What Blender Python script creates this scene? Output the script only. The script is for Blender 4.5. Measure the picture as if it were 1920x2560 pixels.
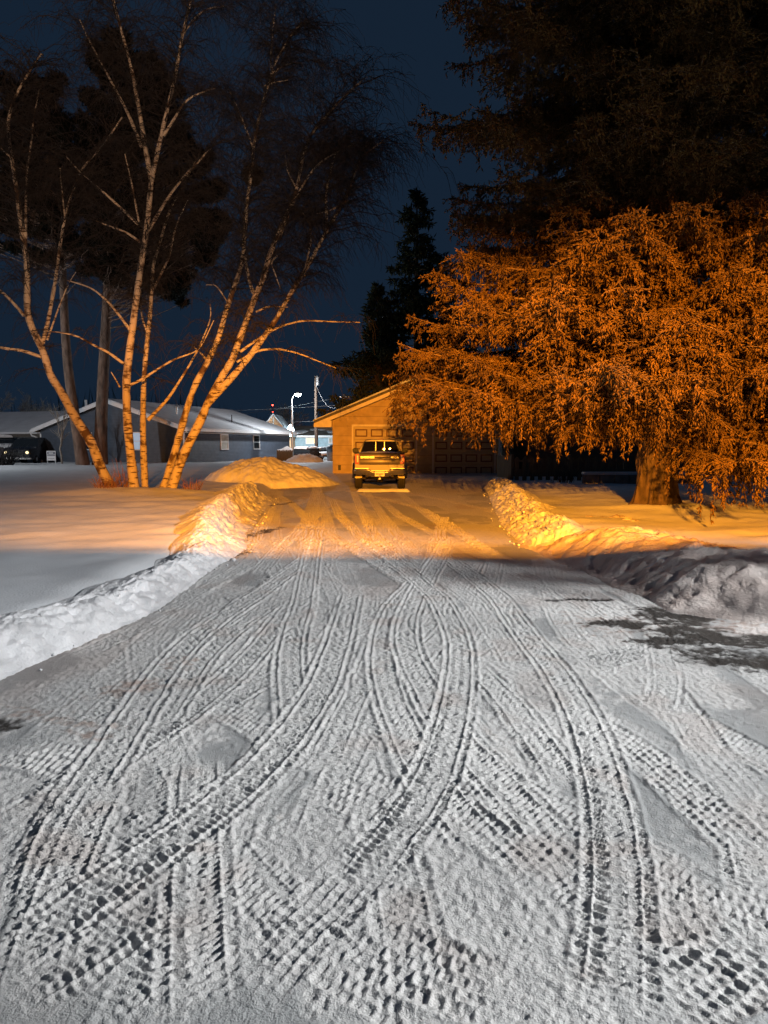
import bpy, math, random
import numpy as np
from mathutils import Vector, Matrix

scene = bpy.context.scene
for _o in list(bpy.data.objects):
    bpy.data.objects.remove(_o, do_unlink=True)
COL = scene.collection
rad = math.radians

# ------------------------------------------------------------------ camera
CAM_Z, FPX, PITCH = 1.6, 1775.0, math.atan((1280 - 1112) / 1775.0)
cam_d = bpy.data.cameras.new("camera")
cam = bpy.data.objects.new("camera", cam_d)
COL.objects.link(cam)
cam_d.sensor_fit = 'HORIZONTAL'
cam_d.sensor_width = 36.0
cam_d.lens = 36.0 * FPX / 1920.0
cam_d.clip_start = 0.05
cam_d.clip_end = 2000.0
cam.location = (0, 0, CAM_Z)
cam.rotation_euler = (math.pi / 2 - PITCH, 0, 0)
scene.camera = cam

# ------------------------------------------------------------------ night sky
SUN_EL, SUN_ROT = -7.0, 200.0
world = bpy.data.worlds.new("World")
scene.world = world
world.use_nodes = True
wn, wl = world.node_tree.nodes, world.node_tree.links
wn.clear()
w_out = wn.new('ShaderNodeOutputWorld')
w_bg = wn.new('ShaderNodeBackground')
w_sky = wn.new('ShaderNodeTexSky')
w_sky.sky_type = 'NISHITA'
w_sky.sun_disc = False
w_sky.sun_elevation = rad(SUN_EL)
w_sky.sun_rotation = rad(SUN_ROT)
w_sky.altitude = 300
w_mix = wn.new('ShaderNodeMixRGB')
w_mix.blend_type = 'ADD'
w_mix.inputs[0].default_value = 1.0
w_mix.inputs[2].default_value = (0.072, 0.158, 0.315, 1)      # town glow on thin cloud
wl.new(w_sky.outputs[0], w_mix.inputs[1])
wl.new(w_mix.outputs[0], w_bg.inputs[0])
w_bg.inputs[1].default_value = 0.1
wl.new(w_bg.outputs[0], w_out.inputs[0])

scene.view_settings.view_transform = 'Standard'
scene.view_settings.look = 'None'
scene.view_settings.exposure = 0.0
scene.view_settings.gamma = 1.0
try:
    scene.cycles.use_denoising = True
    scene.cycles.max_bounces = 6
    scene.cycles.diffuse_bounces = 3
    scene.cycles.glossy_bounces = 3
    scene.cycles.sample_clamp_indirect = 4.0
except Exception:
    pass

AMBER = (1.0, 0.345, 0.022)
COOL = (0.95, 0.98, 1.0)
WHITE = (0.97, 0.985, 0.985)

# ------------------------------------------------------------------ helpers
CP, SP = math.cos(PITCH), math.sin(PITCH)

def at(px, py, Y):
    """world point at depth Y seen at photo pixel (px, py)"""
    u, v = (px - 960) / FPX, (1280 - py) / FPX
    dx, dy, dz = u, CP + v * SP, -SP + v * CP
    t = Y / dy
    return np.array((dx * t, Y, CAM_Z + dz * t))

def gnd(px, py, z=0.0):
    u, v = (px - 960) / FPX, (1280 - py) / FPX
    dx, dy, dz = u, CP + v * SP, -SP + v * CP
    t = (z - CAM_Z) / dz
    return np.array((dx * t, dy * t, z))

def sst(e0, e1, x):
    t = np.clip((x - e0) / (e1 - e0), 0, 1)
    return t * t * (3 - 2 * t)

def hash2(ix, iy, seed=0):
    h = (ix.astype(np.int64) * 374761393 + iy.astype(np.int64) * 668265263 + seed * 1442695041) & 0xFFFFFFFF
    h = ((h ^ (h >> 13)) * 1274126177) & 0xFFFFFFFF
    h = h ^ (h >> 16)
    return (h & 0xFFFF) / 65535.0

def vnoise(x, y, seed=0):
    ix, iy = np.floor(x), np.floor(y)
    fx, fy = x - ix, y - iy
    fx = fx * fx * (3 - 2 * fx); fy = fy * fy * (3 - 2 * fy)
    a = hash2(ix, iy, seed); b = hash2(ix + 1, iy, seed)
    c = hash2(ix, iy + 1, seed); d = hash2(ix + 1, iy + 1, seed)
    return (a + (b - a) * fx) * (1 - fy) + (c + (d - c) * fx) * fy

def fbm(x, y, octv=3, seed=0):
    s, a, n = 0.0, 1.0, 0.0
    for k in range(octv):
        s = s + a * vnoise(x * 2 ** k + 17.3 * k, y * 2 ** k - 9.1 * k, seed + k)
        n += a; a *= 0.5
    return s / n

def props(o, label=None, cat=None, group=None, kind=None):
    if label: o["label"] = label
    if cat: o["category"] = cat
    if group: o["group"] = group
    if kind: o["kind"] = kind
    return o

def thing(name, label, cat, loc=(0, 0, 0), rz=0.0, group=None):
    o = bpy.data.objects.new(name, None)
    o.empty_display_size = 0.3
    COL.objects.link(o)
    o.location = loc; o.rotation_euler = (0, 0, rz)
    return props(o, label, cat, group)

def copy_tree(o, parent=None):
    c = o.copy(); COL.objects.link(c); c.parent = parent
    for ch in list(o.children): copy_tree(ch, c)
    return c

def mesh_np(V, polys, smooth=False):
    me = bpy.data.meshes.new("mesh")
    V = np.asarray(V, dtype=np.float32)
    polys = [np.asarray(p, dtype=np.int32) for p in polys if len(p)]
    me.vertices.add(len(V)); me.vertices.foreach_set("co", V.ravel())
    li = np.concatenate([p.ravel() for p in polys])
    cnt = np.concatenate([np.full(len(p), p.shape[1], np.int32) for p in polys])
    st = np.concatenate([[0], np.cumsum(cnt)[:-1]]).astype(np.int32)
    me.loops.add(len(li)); me.loops.foreach_set("vertex_index", li)
    me.polygons.add(len(cnt)); me.polygons.foreach_set("loop_start", st)
    try: me.polygons.foreach_set("loop_total", cnt)
    except Exception: pass
    if smooth: me.polygons.foreach_set("use_smooth", np.ones(len(cnt), bool))
    me.update(calc_edges=True)
    return me

def link(name, me, mat, parent=None):
    me.name = name
    o = bpy.data.objects.new(name, me)
    COL.objects.link(o)
    for m in (mat if isinstance(mat, (list, tuple)) else [mat]): me.materials.append(m)
    if parent is not None: o.parent = parent
    return o

class MB:
    def __init__(s): s.V, s.F = [], []
    def add(s, verts, faces):
        b = len(s.V)
        s.V.extend([tuple(v) for v in verts])
        s.F.extend([[i + b for i in f] for f in faces]); return s
    def box(s, x0, x1, y0, y1, z0, z1, M=None):
        v = [(x, y, z) for z in (z0, z1) for y in (y0, y1) for x in (x0, x1)]
        if M is not None: v = [M @ Vector(p) for p in v]
        return s.add(v, [(0, 2, 3, 1), (4, 5, 7, 6), (0, 1, 5, 4), (2, 6, 7, 3), (0, 4, 6, 2), (1, 3, 7, 5)])
    def prism(s, pts, axis, a, b):
        """polygon pts (2-D) swept along axis from a to b; axis y: pts=(x,z), x: (y,z), z: (x,y)"""
        n = len(pts)
        def mk(p, t): return (p[0], t, p[1]) if axis == 'y' else ((t, p[0], p[1]) if axis == 'x' else (p[0], p[1], t))
        v = [mk(p, a) for p in pts] + [mk(p, b) for p in pts]
        f = [tuple(range(n)), tuple(range(2 * n - 1, n - 1, -1))]
        f += [(i, i + n, (i + 1) % n + n, (i + 1) % n) for i in range(n)]
        return s.add(v, f)
    def bar(s, p, q, w, h=None):
        p, q = Vector(p), Vector(q); d = (q - p); L = d.length; d.normalize()
        up = Vector((0, 0, 1)) if abs(d.z) < .95 else Vector((0, 1, 0))
        x = d.cross(up).normalized(); z = x.cross(d)
        h = h or w
        v = [p + x * (a * w / 2) + z * (b * h / 2) + d * c for c in (0, L) for b in (-1, 1) for a in (-1, 1)]
        return s.add(v, [(0, 2, 3, 1), (4, 5, 7, 6), (0, 1, 5, 4), (2, 6, 7, 3), (0, 4, 6, 2), (1, 3, 7, 5)])
    def tube(s, pts, r, n=8):
        pts = [Vector(p) for p in pts]
        rr = r if isinstance(r, (list, tuple, np.ndarray)) else [r] * len(pts)
        V, k = [], len(pts); prev = None
        for i, p in enumerate(pts):
            d = (pts[min(i + 1, k - 1)] - pts[max(i - 1, 0)]).normalized()
            if prev is None:
                a = Vector((0, 0, 1)) if abs(d.z) < .9 else Vector((1, 0, 0))
                x = d.cross(a).normalized()
            else:
                x = (prev - d * prev.dot(d)).normalized()
            prev = x; y = d.cross(x)
            V += [p + (x * math.cos(t) + y * math.sin(t)) * rr[i] for t in [2 * math.pi * j / n for j in range(n)]]
        F = [(i * n + j, i * n + (j + 1) % n, (i + 1) * n + (j + 1) % n, (i + 1) * n + j) for i in range(k - 1) for j in range(n)]
        F += [tuple(range(n - 1, -1, -1)), tuple(range((k - 1) * n, k * n))]
        return s.add(V, F)
    def loft(s, secs):
        """secs: list of equal-length closed loops of 3-D points"""
        n = len(secs[0]); V = [p for sec in secs for p in sec]
        F = [(i * n + j, i * n + (j + 1) % n, (i + 1) * n + (j + 1) % n, (i + 1) * n + j) for i in range(len(secs) - 1) for j in range(n)]
        F += [tuple(range(n - 1, -1, -1)), tuple(range((len(secs) - 1) * n, len(secs) * n))]
        return s.add(V, F)
    def lathe(s, prof, c=(0, 0, 0), axis='z', n=20):
        V = []
        for (r, h) in prof:
            for j in range(n):
                t = 2 * math.pi * j / n
                a, b = r * math.cos(t), r * math.sin(t)
                V.append({'z': (c[0] + a, c[1] + b, c[2] + h), 'x': (c[0] + h, c[1] + a, c[2] + b), 'y': (c[0] + a, c[1] + h, c[2] + b)}[axis])
        k = len(prof)
        F = [(i * n + j, i * n + (j + 1) % n, (i + 1) * n + (j + 1) % n, (i + 1) * n + j) for i in range(k - 1) for j in range(n)]
        F += [tuple(range(n - 1, -1, -1)), tuple(range((k - 1) * n, k * n))]
        return s.add(V, F)
    def build(s, name, mat, parent=None, smooth=False, bevel=0.0):
        me = bpy.data.meshes.new(name)
        me.from_pydata([tuple(v) for v in s.V], [], s.F)
        import bmesh
        bm = bmesh.new(); bm.from_mesh(me)
        if bevel:
            bmesh.ops.remove_doubles(bm, verts=bm.verts, dist=1e-5)
            es = [e for e in bm.edges if len(e.link_faces) == 2 and e.calc_face_angle(0) > .5]
            bmesh.ops.bevel(bm, geom=es, offset=bevel, segments=2, affect='EDGES', profile=.6, clamp_overlap=True)
        bmesh.ops.recalc_face_normals(bm, faces=bm.faces)
        bm.to_mesh(me); bm.free()
        if smooth:
            me.polygons.foreach_set("use_smooth", np.ones(len(me.polygons), bool))
            try: me.set_sharp_from_angle(angle=rad(38))
            except Exception: pass
        return link(name, me, mat, parent)

# batched tubes and needle sprigs (numpy)
def unit(a): return a / np.maximum(np.linalg.norm(a, axis=-1, keepdims=True), 1e-9)

def tubes(P, R, n=3):
    """P (N,k,3), R (N,k) -> verts, quads"""
    N, k, _ = P.shape
    T = np.empty_like(P)
    T[:, 1:-1] = P[:, 2:] - P[:, :-2]; T[:, 0] = P[:, 1] - P[:, 0]; T[:, -1] = P[:, -1] - P[:, -2]
    T = unit(T)
    ref = np.broadcast_to(np.array((.31, .87, .12)), T.shape)
    X = unit(np.cross(T, ref)); Y = np.cross(T, X)
    a = np.arange(n) * 2 * math.pi / n
    V = P[:, :, None, :] + R[:, :, None, None] * (X[:, :, None, :] * np.cos(a)[None, None, :, None] + Y[:, :, None, :] * np.sin(a)[None, None, :, None])
    idx = np.arange(N * k * n).reshape(N, k, n)
    A = idx[:, :-1]; B = idx[:, 1:]
    Q = np.stack([A, np.roll(A, -1, 2), np.roll(B, -1, 2), B], -1).reshape(-1, 4)
    return V.reshape(-1, 3), Q

def sprigs(p, d, L, r):
    """tapered three-sided needles sprigs: p,d (N,3), L,r (N)"""
    N = len(p); d = unit(d)
    ref = np.where(np.abs(d[:, 2:3]) < .9, np.array((0, 0, 1.0)), np.array((1.0, 0, 0)))
    X = unit(np.cross(d, ref)); Y = np.cross(d, X)
    V = np.empty((N, 5, 3))
    V[:, 0] = p; V[:, 4] = p + d * L[:, None]
    for j in range(3):
        t = 2 * math.pi * j / 3
        V[:, 1 + j] = p + d * (L * .4)[:, None] + (X * math.cos(t) + Y * math.sin(t)) * r[:, None]
    T = np.array([(0, 2, 1), (0, 3, 2), (0, 1, 3), (4, 1, 2), (4, 2, 3), (4, 3, 1)])
    F = (np.arange(N)[:, None, None] * 5 + T[None]).reshape(-1, 3)
    return V.reshape(-1, 3), F

class NB:
    """numpy mesh accumulator"""
    def __init__(s): s.V, s.Q, s.T, s.n = [], [], [], 0
    def tubes(s, P, R, n=3):
        V, Q = tubes(np.asarray(P, float), np.asarray(R, float), n)
        s.V.append(V); s.Q.append(Q + s.n); s.n += len(V)
    def sprigs(s, *a):
        V, T = sprigs(*a)
        s.V.append(V); s.T.append(T + s.n); s.n += len(V)
    def build(s, name, mat, parent=None, smooth=False):
        me = mesh_np(np.concatenate(s.V), [np.concatenate(x) for x in (s.Q, s.T) if x], smooth)
        return link(name, me, mat, parent)

def resample(pts, k):
    pts = np.asarray(pts, float)
    d = np.concatenate([[0], np.cumsum(np.linalg.norm(np.diff(pts, axis=0), axis=1))])
    t = np.linspace(0, d[-1], k)
    # Catmull-Rom style smoothing through linear resample + blur keeps ends
    out = np.stack([np.interp(t, d, pts[:, i]) for i in range(pts.shape[1])], 1)
    for _ in range(3):
        out[1:-1] = .25 * out[:-2] + .5 * out[1:-1] + .25 * out[2:]
    return out

# ------------------------------------------------------------------ materials
def mat(name, col, rough=.7, metal=0.0, var=.18, scale=6.0, bump=0.0, bscale=60.0, stretch=(1, 1, 1), spec=.4, coat=0.0, col2=None):
    m = bpy.data.materials.new(name); m.use_nodes = True
    n, l = m.node_tree.nodes, m.node_tree.links
    b = n["Principled BSDF"]
    b.inputs["Roughness"].default_value = rough
    b.inputs["Metallic"].default_value = metal
    b.inputs["Specular IOR Level"].default_value = spec
    b.inputs["Coat Weight"].default_value = coat
    tc = n.new('ShaderNodeTexCoord'); mp = n.new('ShaderNodeMapping')
    mp.inputs['Scale'].default_value = stretch
    l.new(tc.outputs['Object'], mp.inputs[0])
    ns = n.new('ShaderNodeTexNoise'); ns.inputs['Scale'].default_value = scale; ns.inputs['Detail'].default_value = 5
    l.new(mp.outputs[0], ns.inputs['Vector'])
    mx = n.new('ShaderNodeMixRGB')
    c2 = col2 or tuple(min(1, c * (1 + var)) for c in col)
    c1 = col if col2 else tuple(c * (1 - var) for c in col)
    mx.inputs[1].default_value = (*c1, 1); mx.inputs[2].default_value = (*c2, 1)
    rp = n.new('ShaderNodeMapRange'); rp.inputs[1].default_value = .35; rp.inputs[2].default_value = .65
    l.new(ns.outputs['Fac'], rp.inputs[0]); l.new(rp.outputs[0], mx.inputs[0]); l.new(mx.outputs[0], b.inputs['Base Color'])
    if bump:
        n2 = n.new('ShaderNodeTexNoise'); n2.inputs['Scale'].default_value = bscale; n2.inputs['Detail'].default_value = 4
        l.new(mp.outputs[0], n2.inputs['Vector'])
        bp = n.new('ShaderNodeBump'); bp.inputs['Strength'].default_value = bump; bp.inputs['Distance'].default_value = .02
        l.new(n2.outputs['Fac'], bp.inputs['Height']); l.new(bp.outputs[0], b.inputs['Normal'])
    return m

def emit(name, col, strength):
    m = bpy.data.materials.new(name); m.use_nodes = True
    b = m.node_tree.nodes["Principled BSDF"]
    b.inputs["Base Color"].default_value = (*[min(.8, c) for c in col], 1)
    b.inputs["Emission Color"].default_value = (*col, 1)
    b.inputs["Emission Strength"].default_value = strength
    return m

def siding(name, col, pitch=.11, rough=.6, depth=.5):
    m = mat(name, col, rough, var=.14, scale=3)
    n, l = m.node_tree.nodes, m.node_tree.links
    tc = n.new('ShaderNodeTexCoord'); sx = n.new('ShaderNodeSeparateXYZ')
    l.new(tc.outputs['Object'], sx.inputs[0])
    dv = n.new('ShaderNodeMath'); dv.operation = 'DIVIDE'; dv.inputs[1].default_value = pitch
    fr = n.new('ShaderNodeMath'); fr.operation = 'FRACT'
    pw = n.new('ShaderNodeMath'); pw.operation = 'POWER'; pw.inputs[1].default_value = .6
    l.new(sx.outputs['Z'], dv.inputs[0]); l.new(dv.outputs[0], fr.inputs[0]); l.new(fr.outputs[0], pw.inputs[0])
    iv = n.new('ShaderNodeMath'); iv.operation = 'SUBTRACT'; iv.inputs[0].default_value = 1; l.new(pw.outputs[0], iv.inputs[1])
    gp = n.new('ShaderNodeMath'); gp.operation = 'LESS_THAN'; gp.inputs[1].default_value = .014 / pitch; l.new(fr.outputs[0], gp.inputs[0])
    src = n["Principled BSDF"].inputs['Base Color'].links[0].from_socket
    dk = n.new('ShaderNodeMixRGB'); dk.inputs[2].default_value = (*[c * .45 for c in col], 1); l.new(gp.outputs[0], dk.inputs[0]); l.new(src, dk.inputs[1]); l.new(dk.outputs[0], n["Principled BSDF"].inputs['Base Color'])
    bp = n.new('ShaderNodeBump'); bp.inputs['Strength'].default_value = depth; bp.inputs['Distance'].default_value = .03
    l.new(iv.outputs[0], bp.inputs['Height']); l.new(bp.outputs[0], n["Principled BSDF"].inputs['Normal'])
    return m

M = {}
M['snow'] = mat('snow', (.74, .76, .79), .65, var=.05, scale=1.5, bump=.35, bscale=45, spec=.2)
M['bank'] = mat('plowed_snow', (.70, .70, .72), .7, var=.12, scale=3, bump=.6, bscale=38, spec=.2)
M['dirtywarmbank'] = mat('dirty_warm_lit_snow', (.56, .46, .42), .75, scale=2.2, bump=.7, bscale=32, spec=.2, col2=(.74, .66, .62))  # plow dirt plus a pinkish tint standing in for warm bounce light
M['snowcap'] = mat('roof_snow', (.62, .64, .68), .7, var=.08, scale=1.2, bump=.3, bscale=20)
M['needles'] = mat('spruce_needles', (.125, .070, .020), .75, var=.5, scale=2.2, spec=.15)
M['farneedles'] = mat('dark_needles', (.035, .042, .02), .8, var=.3, scale=2, spec=.1)
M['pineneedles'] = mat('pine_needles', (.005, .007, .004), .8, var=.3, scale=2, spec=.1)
M['sprucebark'] = mat('spruce_bark', (.062, .040, .026), .9, var=.45, scale=9, bump=1.0, bscale=14, stretch=(1, 1, .35))
M['pinebark'] = mat('pine_bark', (.16, .11, .085), .9, var=.35, scale=6, bump=1.0, bscale=9, stretch=(1, 1, .3))
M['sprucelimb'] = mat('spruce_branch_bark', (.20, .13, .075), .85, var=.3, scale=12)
M['twig'] = mat('birch_twig', (.022, .017, .016), .85, var=.3, scale=5)
M['greytwig'] = mat('bare_twig', (.30, .28, .25), .9, var=.25, scale=5)
M['weed'] = mat('dry_weed', (.22, .10, .05), .9, var=.3, scale=9)

def birch_bark():
    m = bpy.data.materials.new('birch_bark'); m.use_nodes = True
    n, l = m.node_tree.nodes, m.node_tree.links
    b = n["Principled BSDF"]; b.inputs['Roughness'].default_value = .75; b.inputs["Specular IOR Level"].default_value = .2
    tc = n.new('ShaderNodeTexCoord')
    def noise(sc, st, det=4):
        mp = n.new('ShaderNodeMapping'); mp.inputs['Scale'].default_value = st; l.new(tc.outputs['Object'], mp.inputs[0])
        t = n.new('ShaderNodeTexNoise'); t.inputs['Scale'].default_value = sc; t.inputs['Detail'].default_value = det
        l.new(mp.outputs[0], t.inputs['Vector']); return t
    a = noise(4, (1, 1, 6)); r1 = n.new('ShaderNodeMapRange'); r1.inputs[1].default_value = .56; r1.inputs[2].default_value = .61; l.new(a.outputs['Fac'], r1.inputs[0])
    c = noise(2.2, (1, 1, 1.2), 6); r2 = n.new('ShaderNodeMapRange'); r2.inputs[1].default_value = .54; r2.inputs[2].default_value = .62; l.new(c.outputs['Fac'], r2.inputs[0])
    mx = n.new('ShaderNodeMath'); mx.operation = 'MAXIMUM'; l.new(r1.outputs[0], mx.inputs[0]); l.new(r2.outputs[0], mx.inputs[1])
    mm = n.new('ShaderNodeMixRGB'); mm.inputs[1].default_value = (.45, .37, .29, 1); mm.inputs[2].default_value = (.085, .05, .032, 1)
    l.new(mx.outputs[0], mm.inputs[0]); l.new(mm.outputs[0], b.inputs['Base Color'])
    bp = n.new('ShaderNodeBump'); bp.inputs['Strength'].default_value = .6; bp.inputs['Distance'].default_value = .02; bp.invert = True
    l.new(mx.outputs[0], bp.inputs['Height']); l.new(bp.outputs[0], b.inputs['Normal'])
    return m
M['birch'] = birch_bark()

def driveway_mat():
    m = bpy.data.materials.new('packed_driveway_snow'); m.use_nodes = True
    n, l = m.node_tree.nodes, m.node_tree.links
    b = n["Principled BSDF"]; b.inputs["Specular IOR Level"].default_value = .3
    def attr(a):
        t = n.new('ShaderNodeAttribute'); t.attribute_name = a; return t.outputs['Fac']
    def mixc(f, c1, c2):
        t = n.new('ShaderNodeMixRGB'); l.new(f, t.inputs[0])
        for k, c in ((1, c1), (2, c2)):
            if isinstance(c, tuple): t.inputs[k].default_value = (*c, 1)
            else: l.new(c, t.inputs[k])
        return t.outputs[0]
    snow = mixc(attr('pack'), (.70, .69, .68), (.42, .43, .435))
    snow = mixc(attr('dirt'), snow, (.34, .19, .13))
    col = mixc(attr('bare'), snow, (.055, .050, .046))
    l.new(col, b.inputs['Base Color'])
    mr = n.new('ShaderNodeMapRange'); mr.inputs[3].default_value = .7; mr.inputs[4].default_value = .62; l.new(attr('pack'), mr.inputs[0]); l.new(mr.outputs[0], b.inputs['Roughness'])
    tc = n.new('ShaderNodeTexCoord')
    ns = n.new('ShaderNodeTexNoise'); ns.inputs['Scale'].default_value = 130; ns.inputs['Detail'].default_value = 4; l.new(tc.outputs['Object'], ns.inputs['Vector'])
    bp = n.new('ShaderNodeBump'); bp.inputs['Strength'].default_value = .8; bp.inputs['Distance'].default_value = .008
    l.new(ns.outputs['Fac'], bp.inputs['Height']); l.new(bp.outputs[0], b.inputs['Normal'])
    return m
M['driveway'] = driveway_mat()
M['stucco'] = mat('garage_board', (.52, .44, .30), .8, var=.10, scale=5, bump=.5, bscale=30)
M['trimwarm'] = mat('garage_trim', (.66, .58, .45), .6, var=.06)
M['garagedoor'] = mat('garage_door_paint', (.42, .33, .20), .55, var=.10, scale=8, stretch=(.3, 1, 4))
M['doorgroove'] = mat('garage_door_panel_groove', (.13, .06, .035), .7)
M['shingle'] = mat('roof_shingle', (.10, .09, .08), .9, var=.3, scale=14, bump=.5, bscale=30)
M['white'] = mat('white_trim', (.74, .75, .77), .5, var=.05)
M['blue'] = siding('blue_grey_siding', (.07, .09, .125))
M['paleblue'] = siding('pale_blue_siding', (.34, .50, .60), .2)
M['cream'] = siding('cream_siding_sodium_lit', (.74, .42, .22), .14)  # orange sodium light mixed into the cream board colour
M['glass'] = mat('dark_window_glass', (.02, .025, .03), .08, var=.1, spec=.6)
M['litglass'] = emit('lit_curtain', (.95, .66, .36), .75)
M['dimglass'] = mat('curtained_glass', (.42, .42, .38), .35, var=.2, scale=3)
M['wood'] = mat('weathered_wood', (.11, .095, .07), .85, var=.3, scale=5, stretch=(6, 6, .5))
M['pole'] = mat('pole_wood', (.075, .055, .042), .85, var=.25, scale=5, stretch=(6, 6, .4))
M['galv'] = mat('galvanised_steel', (.55, .58, .60), .45, .6, var=.1)
M['black'] = mat('black_plastic', (.014, .014, .015), .55)
M['wire'] = mat('wire', (.20, .20, .21), .6)
M['paint'] = mat('bronze_grey_car_paint', (.095, .080, .082), .38, .2, var=.05, spec=.5, coat=.15)
M['darkpaint'] = mat('dark_car_paint', (.02, .022, .028), .25, .2, var=.1, coat=.6)
M['chrome'] = mat('chrome', (.30, .29, .28), .13, .95, var=.04)
M['chromedull'] = mat('light_metal_letters', (.70, .62, .42), .35, .5, var=.04)
M['redlens'] = mat('red_lens', (.38, .012, .010), .18, var=.1, coat=.6)
M['clearlens'] = mat('clear_lens', (.80, .70, .66), .15, var=.05, coat=.6)
M['rubber'] = mat('tyre_rubber', (.022, .02, .019), .85, bump=.3, bscale=50)
M['under'] = mat('undercarriage', (.035, .026, .02), .8)
M['flap'] = mat('pale_mud_flap', (.55, .45, .22), .45, var=.12, scale=12)
M['plate'] = mat('licence_plate', (.72, .72, .66), .4, var=.04)
M['ink'] = mat('dark_ink', (.05, .06, .12), .6)
M['stone'] = mat('stone_block', (.22, .20, .18), .9, var=.3, scale=3, bump=.5, bscale=15)
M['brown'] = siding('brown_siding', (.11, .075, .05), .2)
M['tarp'] = mat('grey_cover', (.16, .19, .23), .5, var=.15)
M['nest'] = mat('nest_twigs', (.05, .035, .025), .9, var=.4, scale=20)
M['glowcool'] = emit('lamp_lens_cool', (.80, 1.0, .95), 30.0)
M['glowflood'] = emit('floodlight_lens_cool', (.62, .92, 1.0), 30.0)
M['glowamber'] = emit('flood_lens_amber', AMBER, 40.0)
M['glowred'] = emit('beacon_red', (1.0, .05, .03), 14.0)

# ------------------------------------------------------------------ ground
LEFT_FOOT = [gnd(*p)[:2] for p in [(0, 1690), (347, 1543), (521, 1424), (607, 1372), (615, 1330), (650, 1290), (690, 1245)]]
LEFT_FOOT = np.array([(-2.75, 3.2)] + [tuple(p) for p in LEFT_FOOT] + [(-3.6, 25), (-3.0, 31)])
RIGHT_FOOT = [gnd(*p)[:2] for p in [(1690, 1530), (1500, 1455), (1335, 1385), (1260, 1310), (1225, 1240)]]
RIGHT_FOOT = np.array([(3.1, 6.2)] + [tuple(p) for p in RIGHT_FOOT] + [(3.7, 26), (4.0, 31)])

def xL(y): return np.interp(y, LEFT_FOOT[:, 1], LEFT_FOOT[:, 0])
def xR(y): return np.interp(y, RIGHT_FOOT[:, 1], RIGHT_FOOT[:, 0])

def DZ(x, y):
    return .36 * np.clip((y - 16) / 15, 0, 1) ** 2.2

def G(x, y, sheet=False):
    x = np.asarray(x, float); y = np.asarray(y, float)
    d = DZ(x, y) - (.07 if sheet else 0)
    hl = .20 + .12 * sst(5, 19, y); hr = .30 + 0 * y
    hl = hl + .16 * np.exp(-(((x + 6.6) / 2.2) ** 2 + ((y - 18.6) / 1.2) ** 2))
    hr = hr + .10 * np.exp(-(((x - 5.6) / 1.3) ** 2 + ((y - 14.7) / 1.0) ** 2))
    und = .07 * (fbm(x * .35, y * .5, 3, 5) - .5) + .10 * (fbm(x * .12, y * .2, 2, 9) - .5)
    far = .32 + 0 * y
    hl = hl + (far - hl) * sst(28, 40, y); hr = hr + (far - hr) * sst(24, 36, y)
    ml = sst(.15, .75, xL(y) - x) * sst(3.9, 5.0, y)
    mr = sst(.15, .75, x - xR(y)) * sst(6.2, 7.6, y)
    z = d + (hl + und - d) * ml + (hr + und - d) * mr
    mf = sst(31.0, 33.0, y)
    return z + (far + und - z) * mf

def gz(x, y): return float(G(x, y))

def grow(a, b, step, k):
    out = [a]
    while out[-1] < b: out.append(out[-1] + max(step, k * abs(out[-1] - a)))
    return out
xs = grow(0, 14, .16, 0); xs += grow(xs[-1], 420, .3, .08)[1:]
xs = np.array(sorted([-v for v in xs[1:]] + xs))
ys = grow(0, 36, .14, 0); ys += grow(ys[-1], 620, .3, .08)[1:]
yb = grow(0, 200, .5, .1)[1:]
ys = np.array(sorted([-v for v in yb] + ys))
XX, YY = np.meshgrid(xs, ys)
ZZ = G(XX, YY, True)
ZZ += (.07 * (fbm(XX * 1.3, YY * 2.1, 3, 21) - .5) + .03 * (fbm(XX * 3.1, YY * 3.4, 2, 22) - .5)) * (YY > 4)
def grid_faces(nr, nc):
    i = np.arange(nr * nc).reshape(nr, nc)
    return np.stack([i[:-1, :-1], i[:-1, 1:], i[1:, 1:], i[1:, :-1]], -1).reshape(-1, 4)
o = link('snow_ground', mesh_np(np.stack([XX, YY, ZZ], -1).reshape(-1, 3), [grid_faces(*XX.shape)], True), M['snow'])
props(o, kind='structure')

# ------------------------------------------------------------------ driveway with tyre tracks (true relief)
ry = [0.7]
while ry[-1] < 31.3: ry.append(ry[-1] + (.02 if ry[-1] < 1.35 else max(.0048, .0029 * ry[-1])))
ry = np.array(ry); NC = 920
def wy(y): return np.minimum(1.6 + .52 * y, 5.0)
cc = np.linspace(-1, 1, NC)
Y2 = np.repeat(ry[:, None], NC, 1); X2 = cc[None, :] * wy(ry)[:, None] + .1
rough = sst(.43, .475, fbm(X2 * 1.1, Y2 * .8, 4, 31))
fine = fbm(X2 * 34, Y2 * 34, 3, 41) - .5
clod = fbm(X2 * 13, Y2 * 13, 2, 51)
H = .012 * (fbm(X2 * .7, Y2 * .7, 2, 61) - .5) * 3
grit = fbm(X2 * 58, Y2 * 58, 2, 43) - .5
rough = sst(.40, .50, fbm(X2 * 1.1, Y2 * .8, 4, 31) + .16 * (fbm(X2 * 16, Y2 * 16, 3, 33) - .5))
H = H + rough * (.010 * fine + .009 * grit + .013 * np.clip(clod - .52, 0, 1)) + .002 * grit + (1 - rough) * .020 * np.clip(fbm(X2 * 27, Y2 * 27, 3, 47) - .60, 0, 1) + (1 - rough) * .003 * fine
PACK = (1 - rough) * .9
PACK = np.maximum(PACK, .38 * sst(9.5, 12.5, Y2))
DIRT = np.clip(sst(.60, .78, fbm(X2 * .9 + 3, Y2 * .5, 4, 71)) * .25, 0, 1)

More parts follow.
